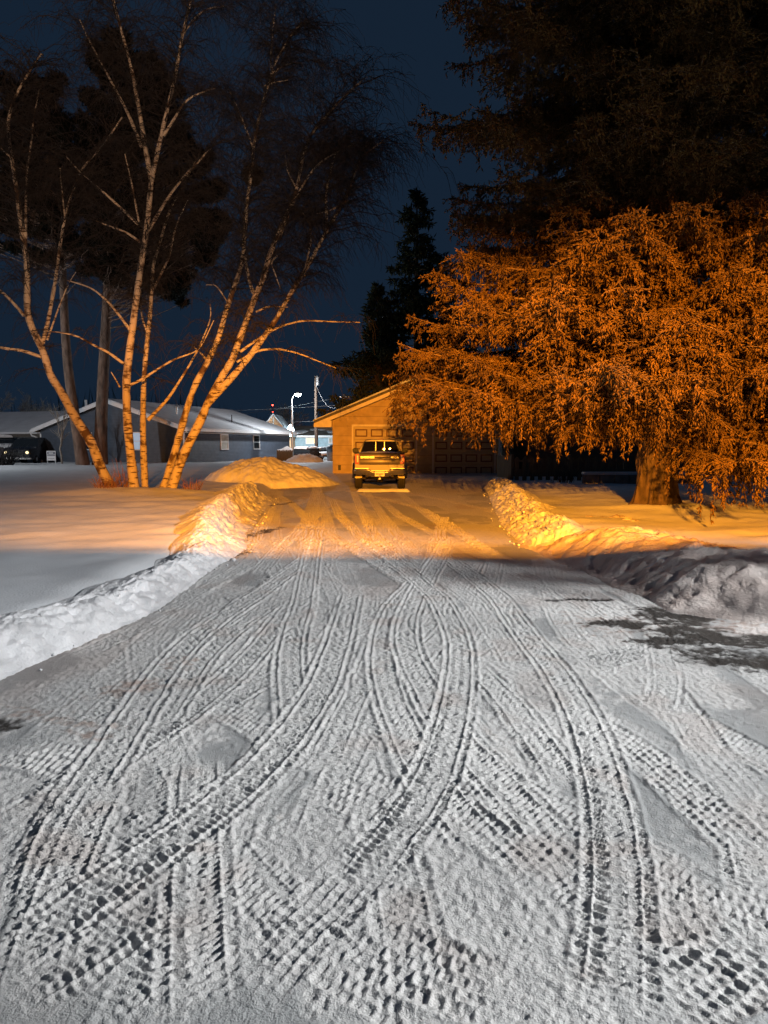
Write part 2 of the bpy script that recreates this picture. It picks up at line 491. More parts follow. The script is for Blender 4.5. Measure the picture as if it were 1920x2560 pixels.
def tread(s, t, kind, seed):
    a = np.abs(t)
    wob = .06 * np.sin(s * 23 + seed) + .05 * np.sin(s * 61 + seed * 2)
    if kind == 0:          # highway tyre: lugged shoulders, zig-zag blocks between ribs
        p = .037
        zig = .07 * np.sign(np.sin(2 * math.pi * s / (2 * p)))
        rib = 1.35 * np.exp(-((a - .70) / .055) ** 2)
        rib = np.maximum(rib, .8 * np.exp(-((t - .24 - zig) / .07) ** 2))
        rib = np.maximum(rib, .8 * np.exp(-((t + .24 + zig) / .07) ** 2))
        colm = np.where(a > .70, 3 * np.sign(t), np.round(t / .48))
        ph = s / p + .5 * colm + np.where(a > .7, 0, .9 * t * np.sign(colm + .5))
        fr = np.abs(np.mod(ph, 1) - .5) * 2
        lug = sst(.45, .78, fr)
    else:                  # coarse off-road tyre: rows of square hollows
        p = .046
        colm = np.floor((t + 1) * 2.5)
        e = np.abs(np.mod((t + 1) * 2.5, 1) - .5) * 2
        rib = sst(.62, .88, e)
        ph = s / p + .5 * np.mod(colm, 2) + .35 * t
        fr = np.abs(np.mod(ph, 1) - .5) * 2
        lug = sst(.58, .86, fr)
    cell = hash2(np.floor(ph + .5), colm, seed)
    r = np.maximum(rib * (.50 + .40 * vnoise(s * 14, t * 3, seed + 3)), lug * (.5 + .7 * cell))
    return r * (.0158 if kind == 0 else .0125) - (.0042 if kind == 0 else .002)

def px_track(pts, w, kind, fade=1.0):
    P = np.array([gnd(x, y)[:2] for x, y in pts])
    L = np.linalg.norm(np.diff(P, axis=0), axis=1).sum()
    P = resample(P, max(12, int(L / .12)))
    return P, w, kind, fade

TR = [
 px_track([(-40, 2540), (120, 2440), (300, 2330), (480, 2190)], .25, 0, .9),
 px_track([(180, 2600), (300, 2480), (420, 2380), (600, 2250)], .25, 0, .8),
 px_track([(-30, 2250), (120, 2200), (300, 2090)], .25, 0, .8),
 px_track([(0, 1870), (130, 1893), (250, 1932)], .30, 1),
 px_track([(758, 1954), (900, 2000), (1010, 2052)], .26, 1),
 px_track([(500, 1880), (495, 2050), (490, 2300), (505, 2600)], .24, 0, .9),
 px_track([(900, 1340), (1000, 1400), (1120, 1455), (1180, 1500), (1225, 1560), (1300, 1680)], .22, 0, .5),
 px_track([(690, 1240), (730, 1260), (780, 1310), (880, 1370), (960, 1420), (1060, 1480), (1140, 1540)], .22, 0, .8),
 px_track([(800, 1215), (790, 1260), (775, 1330), (765, 1400), (760, 1445)], .22, 0, .7),
 px_track([(880, 1225), (900, 1270), (930, 1330), (985, 1385), (1040, 1440)], .22, 0, .8),
 px_track([(860, 1232), (960, 1250), (1060, 1275), (1130, 1315), (1190, 1360), (1260, 1410)], .24, 0, .9),
 px_track([(700, 1232), (670, 1290), (640, 1345), (600, 1390), (500, 1465)], .24, 0, .7),
 px_track([(820, 1265), (740, 1330), (700, 1370), (640, 1440)], .22, 0, .6),
 px_track([(1110, 1290), (1100, 1330), (1105, 1380), (1120, 1410)], .22, 0, .7),
 px_track([(1412, 1476), (1487, 1524), (1580, 1575)], .24, 0, .7),
 px_track([(1720, 1585), (1640, 1612), (1561, 1640), (1450, 1672)], .24, 0, .9),
 px_track([(620, 1410), (480, 1490), (330, 1580), (180, 1650)], .22, 0, .6),
 px_track([(960, 1480), (960, 1570), (930, 1660), (860, 1800), (800, 1930)], .22, 0, .6),
 px_track([(0, 2065), (174, 1965), (324, 1879), (463, 1786), (579, 1693), (665, 1600), (740, 1500)], .23, 0),
 px_track([(1180, 1660), (1279, 1763), (1350, 1860), (1440, 1990)], .22, 0, .8),
 px_track([(1640, 1560), (1655, 1640), (1670, 1710), (1640, 1800)], .22, 0, .5),
 px_track([(720, 1365), (790, 1400), (840, 1500), (850, 1640), (830, 1760)], .2, 0, .5),
 px_track([(1090, 1340), (1080, 1400), (1040, 1460), (940, 1540), (830, 1600), (760, 1650)], .2, 0, .6),
 px_track([(690, 1500), (579, 1578), (509, 1641), (463, 1705), (428, 1763), (376, 1831)], .23, 0),
 px_track([(780, 1390), (640, 1488), (556, 1543), (480, 1601), (417, 1670), (370, 1740), (324, 1809), (278, 1884), (200, 1990), (140, 2100), (110, 2200), (95, 2300)], .25, 0),
 px_track([(278, 1944), (215, 2070), (162, 2176), (90, 2380), (60, 2500)], .22, 0),
 px_track([(800, 1300), (782, 1375), (769, 1445), (758, 1514), (735, 1578), (723, 1647), (729, 1728), (740, 1800), (748, 1850)], .24, 0),
 px_track([(0, 2420), (116, 2326), (347, 2164), (521, 2037), (660, 1921), (752, 1805), (810, 1713), (850, 1597), (880, 1480)], .25, 0),
 px_track([(560, 2560), (640, 2440), (760, 2330), (860, 2220), (950, 2120)], .24, 1, .7),
 px_track([(850, 2330), (980, 2395), (1110, 2440), (1330, 2520)], .27, 1),
 px_track([(1440, 1790), (1568, 1856), (1660, 1936), (1800, 2060), (1930, 2170)], .24, 1),
 px_track([(1640, 2210), (1700, 2320), (1780, 2450), (1840, 2570)], .28, 1),
 px_track([(1960, 2330), (1830, 2430), (1720, 2500), (1600, 2580)], .26, 1),
 px_track([(1030, 1900), (1134, 1980), (1290, 2100), (1440, 2250)], .30, 1),
 px_track([(1120, 1350), (1088, 1410), (1036, 1462), (989, 1514), (966, 1566), (957, 1624), (960, 1682), (978, 1751), (1012, 1832), (1050, 1913), (1100, 1990), (1180, 2080), (1260, 2150)], .24, 0),
 px_track([(1105, 1385), (1070, 1439), (1041, 1491), (1018, 1549), (1012, 1601), (1030, 1659), (1070, 1728), (1094, 1780), (1160, 1870), (1250, 1960), (1340, 2060), (1420, 2150)], .24, 0),
 px_track([(830, 1250), (850, 1290), (900, 1340), (965, 1390), (1032, 1440), (1100, 1500), (1140, 1578), (1151, 1624), (1151, 1670), (1146, 1717), (1134, 1792), (1117, 1856), (1094, 1925), (1059, 1994), (1020, 2052), (950, 2140), (870, 2240)], .235, 0),
 px_track([(1120, 1395), (1190, 1445), (1255, 1500), (1284, 1543), (1331, 1607), (1383, 1670), (1429, 1740), (1470, 1821), (1499, 1908), (1520, 1994), (1533, 2058), (1545, 2180), (1545, 2300), (1535, 2420), (1520, 2580)], .24, 0),
]
_rng = np.random.default_rng(12)
EX = []
for (P, w, kind, fade) in TR[3:12] + TR[15:16] + TR[20:22] + TR[23:25] + TR[-4:]:
    Tn = np.gradient(P, axis=0); Tn /= np.linalg.norm(Tn, axis=1, keepdims=True)
    for sgn in (-1, 1):
        off = _rng.uniform(1.25, 1.6) * sgn
        EX.append((P + np.stack([-Tn[:, 1], Tn[:, 0]], 1) * off, w, kind, _rng.uniform(.25, .55)))
for _ in range(20):
    x0, x1 = _rng.uniform(-2.2, 2.2, 2); y0 = _rng.uniform(1.6, 4); y1 = y0 + _rng.uniform(3, 7)
    u_ = np.linspace(0, 1, 60); xx = x0 + (x1 - x0) * (u_ ** _rng.uniform(.6, 1.8)); yy = y0 + (y1 - y0) * u_
    EX.append((np.stack([xx, yy], 1), .235, int(_rng.random() < .2), _rng.uniform(.25, .6)))
TR = EX + TR
for k, (P, w, kind, fade) in enumerate(TR):
    Ls = np.concatenate([[0], np.cumsum(np.linalg.norm(np.diff(P, axis=0), axis=1))])
    half = w / 2 * 1.32
    seg = 0.6
    # chunked splat of (s, t) so every covered grid vertex receives track coordinates
    for a in np.arange(0, Ls[-1], seg):
        s = np.arange(a, min(a + seg, Ls[-1]), .0035)
        if len(s) < 2: continue
        cx = np.interp(s, Ls, P[:, 0]); cy = np.interp(s, Ls, P[:, 1])
        e = .05
        tx = np.interp(s + e, Ls, P[:, 0]) - np.interp(s - e, Ls, P[:, 0]); ty = np.interp(s + e, Ls, P[:, 1]) - np.interp(s - e, Ls, P[:, 1])
        nl = np.hypot(tx, ty) + 1e-9; nx, ny = -ty / nl, tx / nl
        tt = np.arange(-half, half, .0035)
        gx = cx[:, None] + nx[:, None] * tt; gy = cy[:, None] + ny[:, None] * tt
        j = np.searchsorted(ry, gy) ; ok = (j > 0) & (j < len(ry) - 1)
        jj = np.clip(j, 1, len(ry) - 1)
        jj = np.where(np.abs(ry[jj - 1] - gy) < np.abs(ry[jj] - gy), jj - 1, jj)
        ii = np.round(((gx - .1) / wy(ry[jj]) + 1) / 2 * (NC - 1)).astype(int)
        ok &= (ii >= 0) & (ii < NC)
        jj, ii = jj[ok], ii[ok]
        if len(jj) == 0: continue
        # exact local coordinates at the grid vertices
        vx, vy = X2[jj, ii], Y2[jj, ii]
        S = np.broadcast_to(s[:, None], gx.shape)[ok]; T = np.broadcast_to(tt[None, :], gx.shape)[ok]
        nX = np.broadcast_to(nx[:, None], gx.shape)[ok]; nY = np.broadcast_to(ny[:, None], gx.shape)[ok]
        ddx, ddy = vx - gx[ok], vy - gy[ok]
        T = (T + ddx * nX + ddy * nY) / (w / 2); S = S + (ddx * nY - ddy * nX)
        key, u = np.unique(jj.astype(np.int64) * NC + ii, return_index=True)
        jj, ii, S, T = jj[u], ii[u], S[u], T[u]
        T = T + .10 * (fbm(X2[jj, ii] * 9, Y2[jj, ii] * 9, 2, 91 + k) - .5); Tm = T + .40 * (fbm(X2[jj, ii] * 15, Y2[jj, ii] * 15, 3, 191 + k) - .5)
        wear = sst(.22, .50, fbm(X2[jj, ii] * 2.3, Y2[jj, ii] * 2.3, 2, 100 + k) + .25 * fade)
        m = sst(1.10, .92, np.abs(Tm)) * (.35 + .65 * wear) * min(1, .3 + fade)
        endf = sst(0, .35, S) * sst(0, .35, Ls[-1] - S); m = m * endf
        dist = 1 + .9 * sst(9, 14, Y2[jj, ii])
        hh = dist * tread(S, T, kind, k) * fade ** .5 * (.55 + .9 * fbm(X2[jj, ii] * 15, Y2[jj, ii] * 15, 2, 500 + k)) + .010 * fine[jj, ii] + .008 * grit[jj, ii]
        H[jj, ii] = H[jj, ii] * (1 - m) + hh * m
        berm = np.exp(-((np.abs(T) - 1.12) / .10) ** 2) * endf
        H[jj, ii] += berm * (.003 + .008 * clod[jj, ii]) * fade * (.3 + .7 * wear)
        PACK[jj, ii] *= 1 - .95 * m
        DIRT[jj, ii] = np.maximum(DIRT[jj, ii] * (1 - .5 * m), .24 * m * sst(.55, .75, fbm(X2[jj, ii] * 3, Y2[jj, ii] * 3, 3, 300)))

def blob(px, py, rx, ry_, rot=0.0):
    c = gnd(px, py)
    dx, dy = X2 - c[0], Y2 - c[1]
    ca, sa = math.cos(rot), math.sin(rot)
    return np.clip(1.45 - np.hypot((dx * ca + dy * sa) / rx, (dy * ca - dx * sa) / ry_), 0, 1)
grain = fbm(X2 * 22, Y2 * 22, 4, 400); mid = fbm(X2 * 5, Y2 * 7, 3, 410)
b = np.zeros_like(X2)
for args in [(1670, 1540, .50, .60, 0), (1720, 1580, .5, .35, 0), (1860, 1645, .75, .42, -.45), (1560, 1560, .4, .2, 0), (1900, 1600, .7, .3, 0), (1690, 1600, .45, .2, 0), (1440, 1500, .5, .12, 0)]:
    b = np.maximum(b, blob(*args))
for args in [(640, 1335, .22, 1.6, -.28), (560, 1395, .3, 1.1, -.2), (700, 1262, .2, 1.2, -.4), (10, 1812, .22, .16, 0)]:
    b = np.maximum(b, .85 * blob(*args))
BARE = sst(.42, .75, b * .75 + .55 * (grain - .5) + .5 * (mid - .45))
d2 = np.zeros_like(X2)
for args in [(0, 1768, .5, .09, -.3), (120, 1800, .5, .07, -.3), (220, 1838, .35, .05, -.3), (330, 1720, .3, .2, .6), (440, 1660, .25, .25, .6), (1760, 1560, 1.4, .7, 0), (300, 1500, .3, .5, 0)]:
    d2 = np.maximum(d2, blob(*args))
DIRT = np.clip(np.maximum(DIRT, sst(.35, .95, d2 * .65 + .6 * (mid - .5) + 1.1 * (grain - .5)) * .6), 0, 1)
H -= .006 * BARE
ZD = DZ(X2, Y2) + H
o = link('driveway', mesh_np(np.stack([X2, Y2, ZD], -1).reshape(-1, 3), [grid_faces(*X2.shape)], True), M['driveway'])
props(o, kind='structure')
for nm, arr in (('pack', PACK), ('dirt', DIRT), ('bare', BARE)):
    at_ = o.data.attributes.new(nm, 'FLOAT', 'POINT'); at_.data.foreach_set('value', arr.astype(np.float32).ravel())

# ------------------------------------------------------------------ plowed snow banks
def bank(name, label, path, mater, step=.04, nt=64, seed=1, lump=.07, crest=.42, pw=.8):
    """path rows: x, y (foot), outward normal angle is left of travel, width, height"""
    P = np.array(path, float)
    d = np.concatenate([[0], np.cumsum(np.hypot(*np.diff(P[:, :2], axis=0).T))])
    k = int(d[-1] / step) + 2; s = np.linspace(0, d[-1], k)
    C = np.stack([np.interp(s, d, P[:, i]) for i in range(4)], 1)
    for _ in range(int(.5 / step)):
        C[1:-1] = .25 * C[:-2] + .5 * C[1:-1] + .25 * C[2:]
    T = np.gradient(C[:, :2], axis=0); T /= np.linalg.norm(T, axis=1, keepdims=True)
    N = np.stack([-T[:, 1], T[:, 0]], 1)
    t = np.linspace(0, 1, nt)
    wv = 1 + .35 * (fbm(s[:, None] * 1.3, s[:, None] * 0 + seed, 2, seed) - .5)
    off = (t[None, :] * C[:, 2:3] * 1.25 - .12) * wv
    X = C[:, 0:1] + N[:, 0:1] * off; Y = C[:, 1:2] + N[:, 1:2] * off
    pr = np.where(t < crest, sst(0, crest, t) ** pw, 1 - sst(crest, 1.0, t))[None, :]
    ends = (sst(0, .8, s) * sst(0, .8, d[-1] - s))[:, None]
    hv = C[:, 3:4] * (1 + .5 * (fbm(s[:, None] * .9, s[:, None] * 0 + 7 + seed, 2, seed + 5) - .5))
    g = np.maximum(G(X, Y, True), DZ(X, Y) - .02)
    Z = g + pr * hv * ends
    amp = np.sqrt(np.clip(pr, 0, 1)) * ends
    A2 = s[:, None] + 0 * t[None, :]; B2 = t[None, :] * C[:, 2:3] * 1.5
    big = fbm(A2 * 1.6, B2 * 1.6, 3, seed + 11) - .5; med = fbm(A2 * 6.5, B2 * 6.5, 3, seed + 12); sm = fbm(A2 * 20, B2 * 20, 3, seed + 13) - .5
    near = sst(12.5, 9.5, Y)
    rb_ = np.abs(vnoise(A2 * 6.0 + B2 * 3.0, B2 * 1.6, seed + 14) - .5) * 2
    face = np.exp(-((t[None, :] - crest * .55) / .22) ** 2)
    Z = Z + amp * (lump * 1.2 * big + lump * (1.5 - .7 * near) * np.clip(med - .47, -.1, 1) + lump * 1.0 * sm)
    sh = amp * (lump * .8 * (med - .5) + near * face * (.07 * (big + .3) - .075 * np.exp(-(rb_ / .22) ** 2)) + lump * .9 * sm)
    X = X - N[:, 0:1] * sh; Y = Y - N[:, 1:2] * sh
    edge = np.minimum(t, 1 - t)[None, :] / .05
    Z = Z - .10 * np.clip(1 - edge, 0, 1) - .15 * (1 - ends) * .6
    V = np.stack([X, Y, Z], -1).reshape(-1, 3)
    F = grid_faces(k, nt)
    # loose lumps that tumbled to the foot and crest belong to the bank
    rng = np.random.default_rng(seed)
    nb = int(d[-1] * 5); LV, LF, n0 = [], [], len(V)
    ico = np.array([(0, 0, 1), (.9, 0, .3), (.28, .85, .3), (-.72, .53, .3), (-.72, -.53, .3), (.28, -.85, .3), (0, 0, -.7)])
    tri = np.array([(0, 1, 2), (0, 2, 3), (0, 3, 4), (0, 4, 5), (0, 5, 1), (6, 2, 1), (6, 3, 2), (6, 4, 3), (6, 5, 4), (6, 1, 5)])
    for _ in range(nb):
        a = rng.integers(3, k - 3); tt = rng.choice([rng.uniform(-.10, .12), rng.uniform(crest - .12, crest + .1)])
        c = int(np.clip(tt, 0, 1) * (nt - 1)); r = .012 + .03 * rng.random() ** 3
        p = np.array((X[a, c], Y[a, c], Z[a, c])) if tt >= 0 else np.array((X[a, 0] + N[a, 0] * tt, Y[a, 0] + N[a, 1] * tt, DZ(0, Y[a, 0])))
        if tt < .04 : p[2] = max(p[2], float(DZ(0, p[1])) + r * .4)
        LV.append(p + ico * r * rng.uniform(.6, 1.3, (7, 3))); LF.append(tri + n0); n0 += 7
    o = link(name, mesh_np(np.concatenate([V] + LV), [F, np.concatenate(LF)], True), mater)
    return props(o, label, 'snow bank', 'plowed snow banks along the driveway')

lf = [p for p in LEFT_FOOT[::-1] if 3.0 < p[1] < 22.5]
bank('snow_bank', 'low ribbed snow bank along the left edge of the driveway', [(*p, .62 + .6 * sst(9, 13, p[1]), .26 - .05 * sst(9, 13, p[1])) for p in lf][::-1], M['bank'], seed=3, lump=.075, crest=.5)
rf = [p for p in RIGHT_FOOT if 10.0 < p[1] < 27]
bank('snow_bank', 'lumpy narrow snow bank between the driveway and the spruce lawn', [(*p, .9, .24) for p in rf][::-1], M['bank'], seed=8, lump=.10)
def bank_field(name, label, foot, x0, x1, y0, y1, hfun, mater, seed, res=.04):
    """bank as a height field measured from its foot line (the bank lies left of the direction of travel)"""
    F = np.array(foot, float)
    nx, ny = int((x1 - x0) / res), int((y1 - y0) / res)
    X, Y = np.meshgrid(np.linspace(x0, x1, nx), np.linspace(y0, y1, ny))
    Xw = X + .35 * (fbm(X * .9, Y * .9, 2, seed + 20) - .5); Yw = Y + .35 * (fbm(X * .9 + 9, Y * .9, 2, seed + 21) - .5)
    best = np.full(X.shape, 1e9); sg = np.ones(X.shape)
    for a, b_ in zip(F[:-1], F[1:]):
        d = b_ - a; L2 = d @ d
        t = np.clip(((Xw - a[0]) * d[0] + (Yw - a[1]) * d[1]) / L2, 0, 1)
        ex, ey = Xw - (a[0] + t * d[0]), Yw - (a[1] + t * d[1]); dist = np.hypot(ex, ey)
        m = dist < best - 1e-6; best = np.where(m, dist, best); sg = np.where(m, np.sign(d[0] * ey - d[1] * ex), sg)
    D = best * sg
    hh = hfun(X, Y)
    pr = sst(0, 1.0, D) ** .7 * (1 - .45 * sst(1.15, 2.4, D))
    base = np.maximum(G(X, Y, True), DZ(X, Y) - .02)
    top = np.maximum(DZ(X, Y) + hh * pr, base * 0)
    Z = np.where(D < 1.1, top, np.maximum(top, base - .02 - .1 * sst(2.0, 2.6, D)))
    Z = np.where(D > 2.2, base - .06 - .1 * sst(2.2, 2.7, D) + (hh * pr - .3).clip(0, 1) * (1 - sst(2.2, 2.5, D)), Z)
    am = sst(-.02, .25, D) * (1 - sst(1.9, 2.4, D))
    big = fbm(X * 2.2, Y * 2.2, 3, seed) - .5; med = fbm(X * 6, Y * 6, 3, seed + 1); cell = np.abs(vnoise(X * 4.3, Y * 5.1, seed + 2) - .5); sm = fbm(X * 22, Y * 22, 3, seed + 3) - .5
    fin = fbm(X * 11, Y * 11, 3, seed + 6) - .5
    Z = Z + am * (.13 * big + .07 * (med - .5) - .03 * np.exp(-(cell / .10) ** 2) + .05 * sm + .07 * fin)
    Z = np.where(D < 0, DZ(X, Y) - .03 - .2 * np.clip(-D, 0, .5), Z)
    o = link(name, mesh_np(np.stack([X, Y, Z], -1).reshape(-1, 3), [grid_faces(ny, nx)], True), mater)
    return props(o, label, 'snow bank', 'plowed snow banks along the driveway')
rb = [gnd(*p)[:2] for p in [(1262, 1310), (1335, 1385), (1420, 1425), (1500, 1455), (1690, 1528)]] + [np.array((3.5, 6.25)), np.array((4.8, 6.0)), np.array((7.5, 5.9)), np.array((12.5, 5.9))]
bank_field('snow_bank', 'big dirty grey snow bank with painted warm light curving in from the right edge', rb, 1.9, 11.5, 5.4, 13.0, lambda X, Y: (.51 + .07 * sst(2.5, 4.5, X)) * sst(12.6, 9.4, Y) * (.85 + .5 * (fbm(X * .6, Y * .6, 2, 66) - .5)) * sst(11.5, 10.4, X), M['dirtywarmbank'], 15)

def mound(name, label, cx, cy, rx, ry_, h, seed, mater):
    n = 150
    u, v = np.meshgrid(np.linspace(-1.15, 1.15, n), np.linspace(-1.15, 1.15, n))
    X, Y = cx + u * rx, cy + v * ry_
    r = np.hypot(u, v) * (1 + .25 * (fbm(X * .8, Y * .8, 2, seed) - .5))
    pr = np.clip(1 - r, 0, 1); pr = 1 - (1 - pr) ** 2.2; pr = pr * sst(0, .35, pr)
    md = fbm(X * 3, Y * 3, 3, seed + 2) - .5; sm = fbm(X * 10, Y * 10, 3, seed + 3) - .5
    Z = np.maximum(G(X, Y, True), DZ(X, Y) - .02) - .05 + h * pr + np.sqrt(pr) * (.22 * md + .10 * sm)
    Z = np.where(r > 1.05, Z - .08, Z)
    o = link(name, mesh_np(np.stack([X, Y, Z], -1).reshape(-1, 3), [grid_faces(n, n)], True), mater)
    return props(o, label, 'snow pile')
mound('snow_pile', 'tall rounded heap of plowed snow left of the parked pickup', -4.2, 26.3, 2.7, 2.1, .86, 77, M['bank'])

# ------------------------------------------------------------------ lamps
def spot(name, loc, target, power, col, cone, blend, size, parent=None):
    d = bpy.data.lights.new(name, 'SPOT'); d.energy = power; d.color = col; d.spot_size = rad(cone); d.spot_blend = blend; d.shadow_soft_size = size
    o = bpy.data.objects.new(name, d); COL.objects.link(o)
    o.location = loc
    o.rotation_euler = (Vector(target) - Vector(loc)).to_track_quat('-Z', 'Y').to_euler()
    if parent is not None:
        o.parent = parent; o.matrix_parent_inverse = parent.matrix_world.inverted() if False else Matrix.Translation(-parent.location)
    return o

def street_lamp(label, x, y, h, arm, power, target, cone=150, blend=.6, size=.12, rz=0.0, glow=True, col=COOL, point=False):
    z0 = gz(x, y) - .3
    t = thing('street_lamp', label, 'street lamp', (x, y, z0), 0, 'cool white street lamps')
    s = MB(); s.lathe([(.16, 0), (.16, .4), (.10, .45), (.085, h * .6), (.06, h)], n=10); s.build('pole', M['galv'], t, True)
    a = MB(); ca, sa = math.cos(rz), math.sin(rz)
    a.tube([(0, 0, h - .15), (ca * arm * .3, sa * arm * .3, h + .18), (ca * arm * .7, sa * arm * .7, h + .32), (ca * arm, sa * arm, h + .34)], .035, 8)
    a.build('arm', M['galv'], t, True)
    hd = MB(); hx, hy, hz = ca * arm, sa * arm, h + .34
    hd.lathe([(.05, .16), (.17, .13), (.26, .05), (.27, -.02), (.22, -.02)], (hx, hy, hz), 'z', 16); hd.build('lamp_head', M['galv'], t, True)
    ln = MB(); ln.lathe([(.24, -.015), (.27, -.06), (.2, -.18), (.06, -.24)], (hx, hy, hz), 'z', 16); ln.build('lamp_lens', M['glowcool'], t, True)
    L = spot('lamp_light', (x + hx, y + hy, z0 + hz - .32), target, power, col, cone, blend, size)
    if point: L.data = bpy.data.lights.new('lamp_light', 'POINT'); L.data.energy = power; L.data.color = col; L.data.shadow_soft_size = size
    L.parent = t; L.matrix_parent_inverse = Matrix.Translation((-x, -y, -z0))
    return t

# far lamp seen between the blue house and the garage
pl = at(731, 1120, 60); hl = at(745, 985, 60)
street_lamp('tall lit street lamp between the blue house and the garage', pl[0], 60, hl[2] - gz(pl[0], 60), hl[0] - pl[0], 1700, (hl[0], 60, 0), point=True, size=.1)
# lamp off to the right that rakes the foreground, and one off to the left before the blue house
street_lamp('street lamp standing by the road beyond the right edge', 12.2, 3.0, 6.3, 1.2, 9600, (-1.0, 3.9, 0), 83, .8, .12, math.pi, col=WHITE)
street_lamp('street lamp standing in the yard beyond the left edge', -31, 36, 7.0, 1.2, 3400, (-17, 42, 0), point=True, size=.1)

# twin amber floodlight on a short mast behind the viewer; plates added to it cut the beam along level lines
FX, FY, FZ = .22, -8.0, 4.4
t = thing('flood_light', 'twin amber floodlight with added beam plates on a mast across the street', 'floodlight', (FX, FY, -.1))
m = MB(); m.lathe([(.12, 0), (.09, .3), (.07, 4.3)], (0, -.5, 0), 'z', 10); m.bar((-.5, -.5, 4.3), (.5, -.5, 4.3), .08); m.build('mast', M['galv'], t, True)
v = MB(); v.box(-1.3, 1.3, -.35, .60, 4.346, 4.361); v.build('beam_plate', M['black'], t)
v = MB(); v.box(-1.3, 1.3, .03, .20, 4.5025, 4.513); v.build('beam_plate', M['black'], t)
L = spot('birch_fill', (FX, FY + .3, 4.273), (-8.5, 16, 9.0), 15000, (1, .60, .34), 44, .8, .006)  # added fill without its own fixture, brightens the upper birch stems
L.parent = t; L.matrix_parent_inverse = Matrix.Translation((-FX, -FY, .1))
for sx in (-.25, .25):
    h = MB(); h.loft([[(sx + a * w, y, 4.5 + b * hh) for a, b in ((-1, -1), (1, -1), (1, 1), (-1, 1))] for y, w, hh in ((-.42, .07, .06), (-.2, .13, .10), (-.04, .15, .12))]); h.bar((sx, -.5, 4.3), (sx, -.3, 4.5), .05); h.build('lamp_head', M['black'], t)
    g = MB(); g.box(sx - .12, sx + .12, -.036, -.03, 4.42, 4.58); g.build('lamp_lens', M['glowamber'], t)
    L = spot('flood_beam', (FX + sx, FY + .02, FZ), (2.2, 14, 1.4), 56000, AMBER, 60, 1.0, .008)
    L.parent = t; L.matrix_parent_inverse = Matrix.Translation((-FX, -FY, .1))

# ------------------------------------------------------------------ garage
GA = thing('garage', 'tan two-door garage with gable roof behind the parked pickup', 'garage', (0, 31, .30))
M['garagewall'] = siding('garage_wall_board', (.42, .31, .17), .42, .8, .4)
gl, gr, rx, rzd = -2.235, 4.98, 1.37, 3.93           # local z = world - .30
ez = 2.20
def roofz(x): return ez + .411 * ((x + 2.97) if x < rx else (2 * rx - x + 2.97))
w = MB()
w.prism([(gl, -.5), (gr, -.5), (gr, roofz(gr) - .02), (rx, roofz(rx) - .02), (gl, roofz(gl) - .02)], 'y', .16, 8.0)
d1 = (-1.324, 1.371, 2.086); d2 = (2.166, 4.80, 2.086)
for a, b in ((gl, d1[0]), (d1[1], d2[0]), (d2[1], gr)):
    w.box(a, b, 0, .16, -.5, d1[2])
w.prism([(gl, d1[2]), (gr, d1[2]), (gr, roofz(gr) - .02), (rx, roofz(rx) - .02), (gl, roofz(gl) - .02)], 'y', 0, .16)
w.build('wall', M['garagewall'], GA)
r = MB()
for s in (-1, 1):
    e = rx + s * 4.36
    r.prism([(e, roofz(e) + .02), (rx, roofz(rx) + .02), (rx, roofz(rx) + .13), (e, roofz(e) + .13)], 'y', -.50, 8.3)
rf = r.build('roof', M['shingle'], GA)
sn = MB()
for s in (-1, 1):
    e = rx + s * 4.40
    sn.prism([(e, roofz(e) + .132), (rx, roofz(rx) + .132), (rx, roofz(rx) + .23), (e + s * -.15, roofz(e) + .24), (e, roofz(e) + .17)], 'y', -.53, 8.3)
sn.build('roof_snow', M['snowcap'], rf, bevel=.03)
f = MB()
for s in (-1, 1):
    e = rx + s * 4.36
    f.prism([(e, roofz(e) - .14), (rx, roofz(rx) - .14), (rx, roofz(rx) + .018), (e, roofz(e) + .018)], 'y', -.53, -.49)
    f.prism([(e, roofz(e) - .14), (rx + s * 3.61, roofz(e) - .14), (rx + s * 3.61, roofz(rx + s * 3.61) - .16), (e, roofz(e))], 'y', -.485, 8.0)
f.build('fascia', M['trimwarm'], GA)
tr = MB()
for a, b, h in (d1, d2):
    tr.box(a - .07, a, -.025, .10, -.1, h); tr.box(b, b + .07, -.025, .10, -.1, h); tr.box(a - .07, b + .07, -.025, .10, h + .0, h + .09)
tr.build('door_trim', M['trimwarm'], GA)
for a, b, h in (d1, d2):
    dm = MB(); W = b - a
    for i in range(4):
        z0 = -.1 + (h + .1) * i / 4; z1 = -.1 + (h + .1) * (i + 1) / 4
        dm.box(a, b, .07, .12, z0 + (.006 if i else 0), z1 - .006)
    D = dm.build('garage_door', M['garagedoor'], GA, bevel=.006)
    for i in range(4):
        for j in range(4):
            cx = a + W * (j + .5) / 4; z0 = -.1 + (h + .1) * i / 4
            pw_, ph = W * .195 / 2, .33 / 2; cz = z0 + (h + .1) / 8
            p = MB(); tk = .055
            p.box(cx - pw_, cx + pw_, .058, .069, cz + ph - tk, cz + ph); p.box(cx - pw_, cx + pw_, .058, .069, cz - ph, cz - ph + tk)
            p.box(cx - pw_, cx - pw_ + tk, .058, .069, cz - ph + tk, cz + ph - tk); p.box(cx + pw_ - tk, cx + pw_, .058, .069, cz - ph + tk, cz + ph - tk)
            p.build('panel_moulding', M['doorgroove'], D)
g = MB(); g.tube([(gr + .05, -.06, roofz(gr) - .3), (gr + .05, -.06, .1), (gr + .15, -.2, 0)], .045, 8); g.build('downspout', M['white'], GA, True)
g = MB(); g.box(-2.0, -1.88, -.03, -.002, .20, .42); g.build('outlet_box', M['black'], GA)

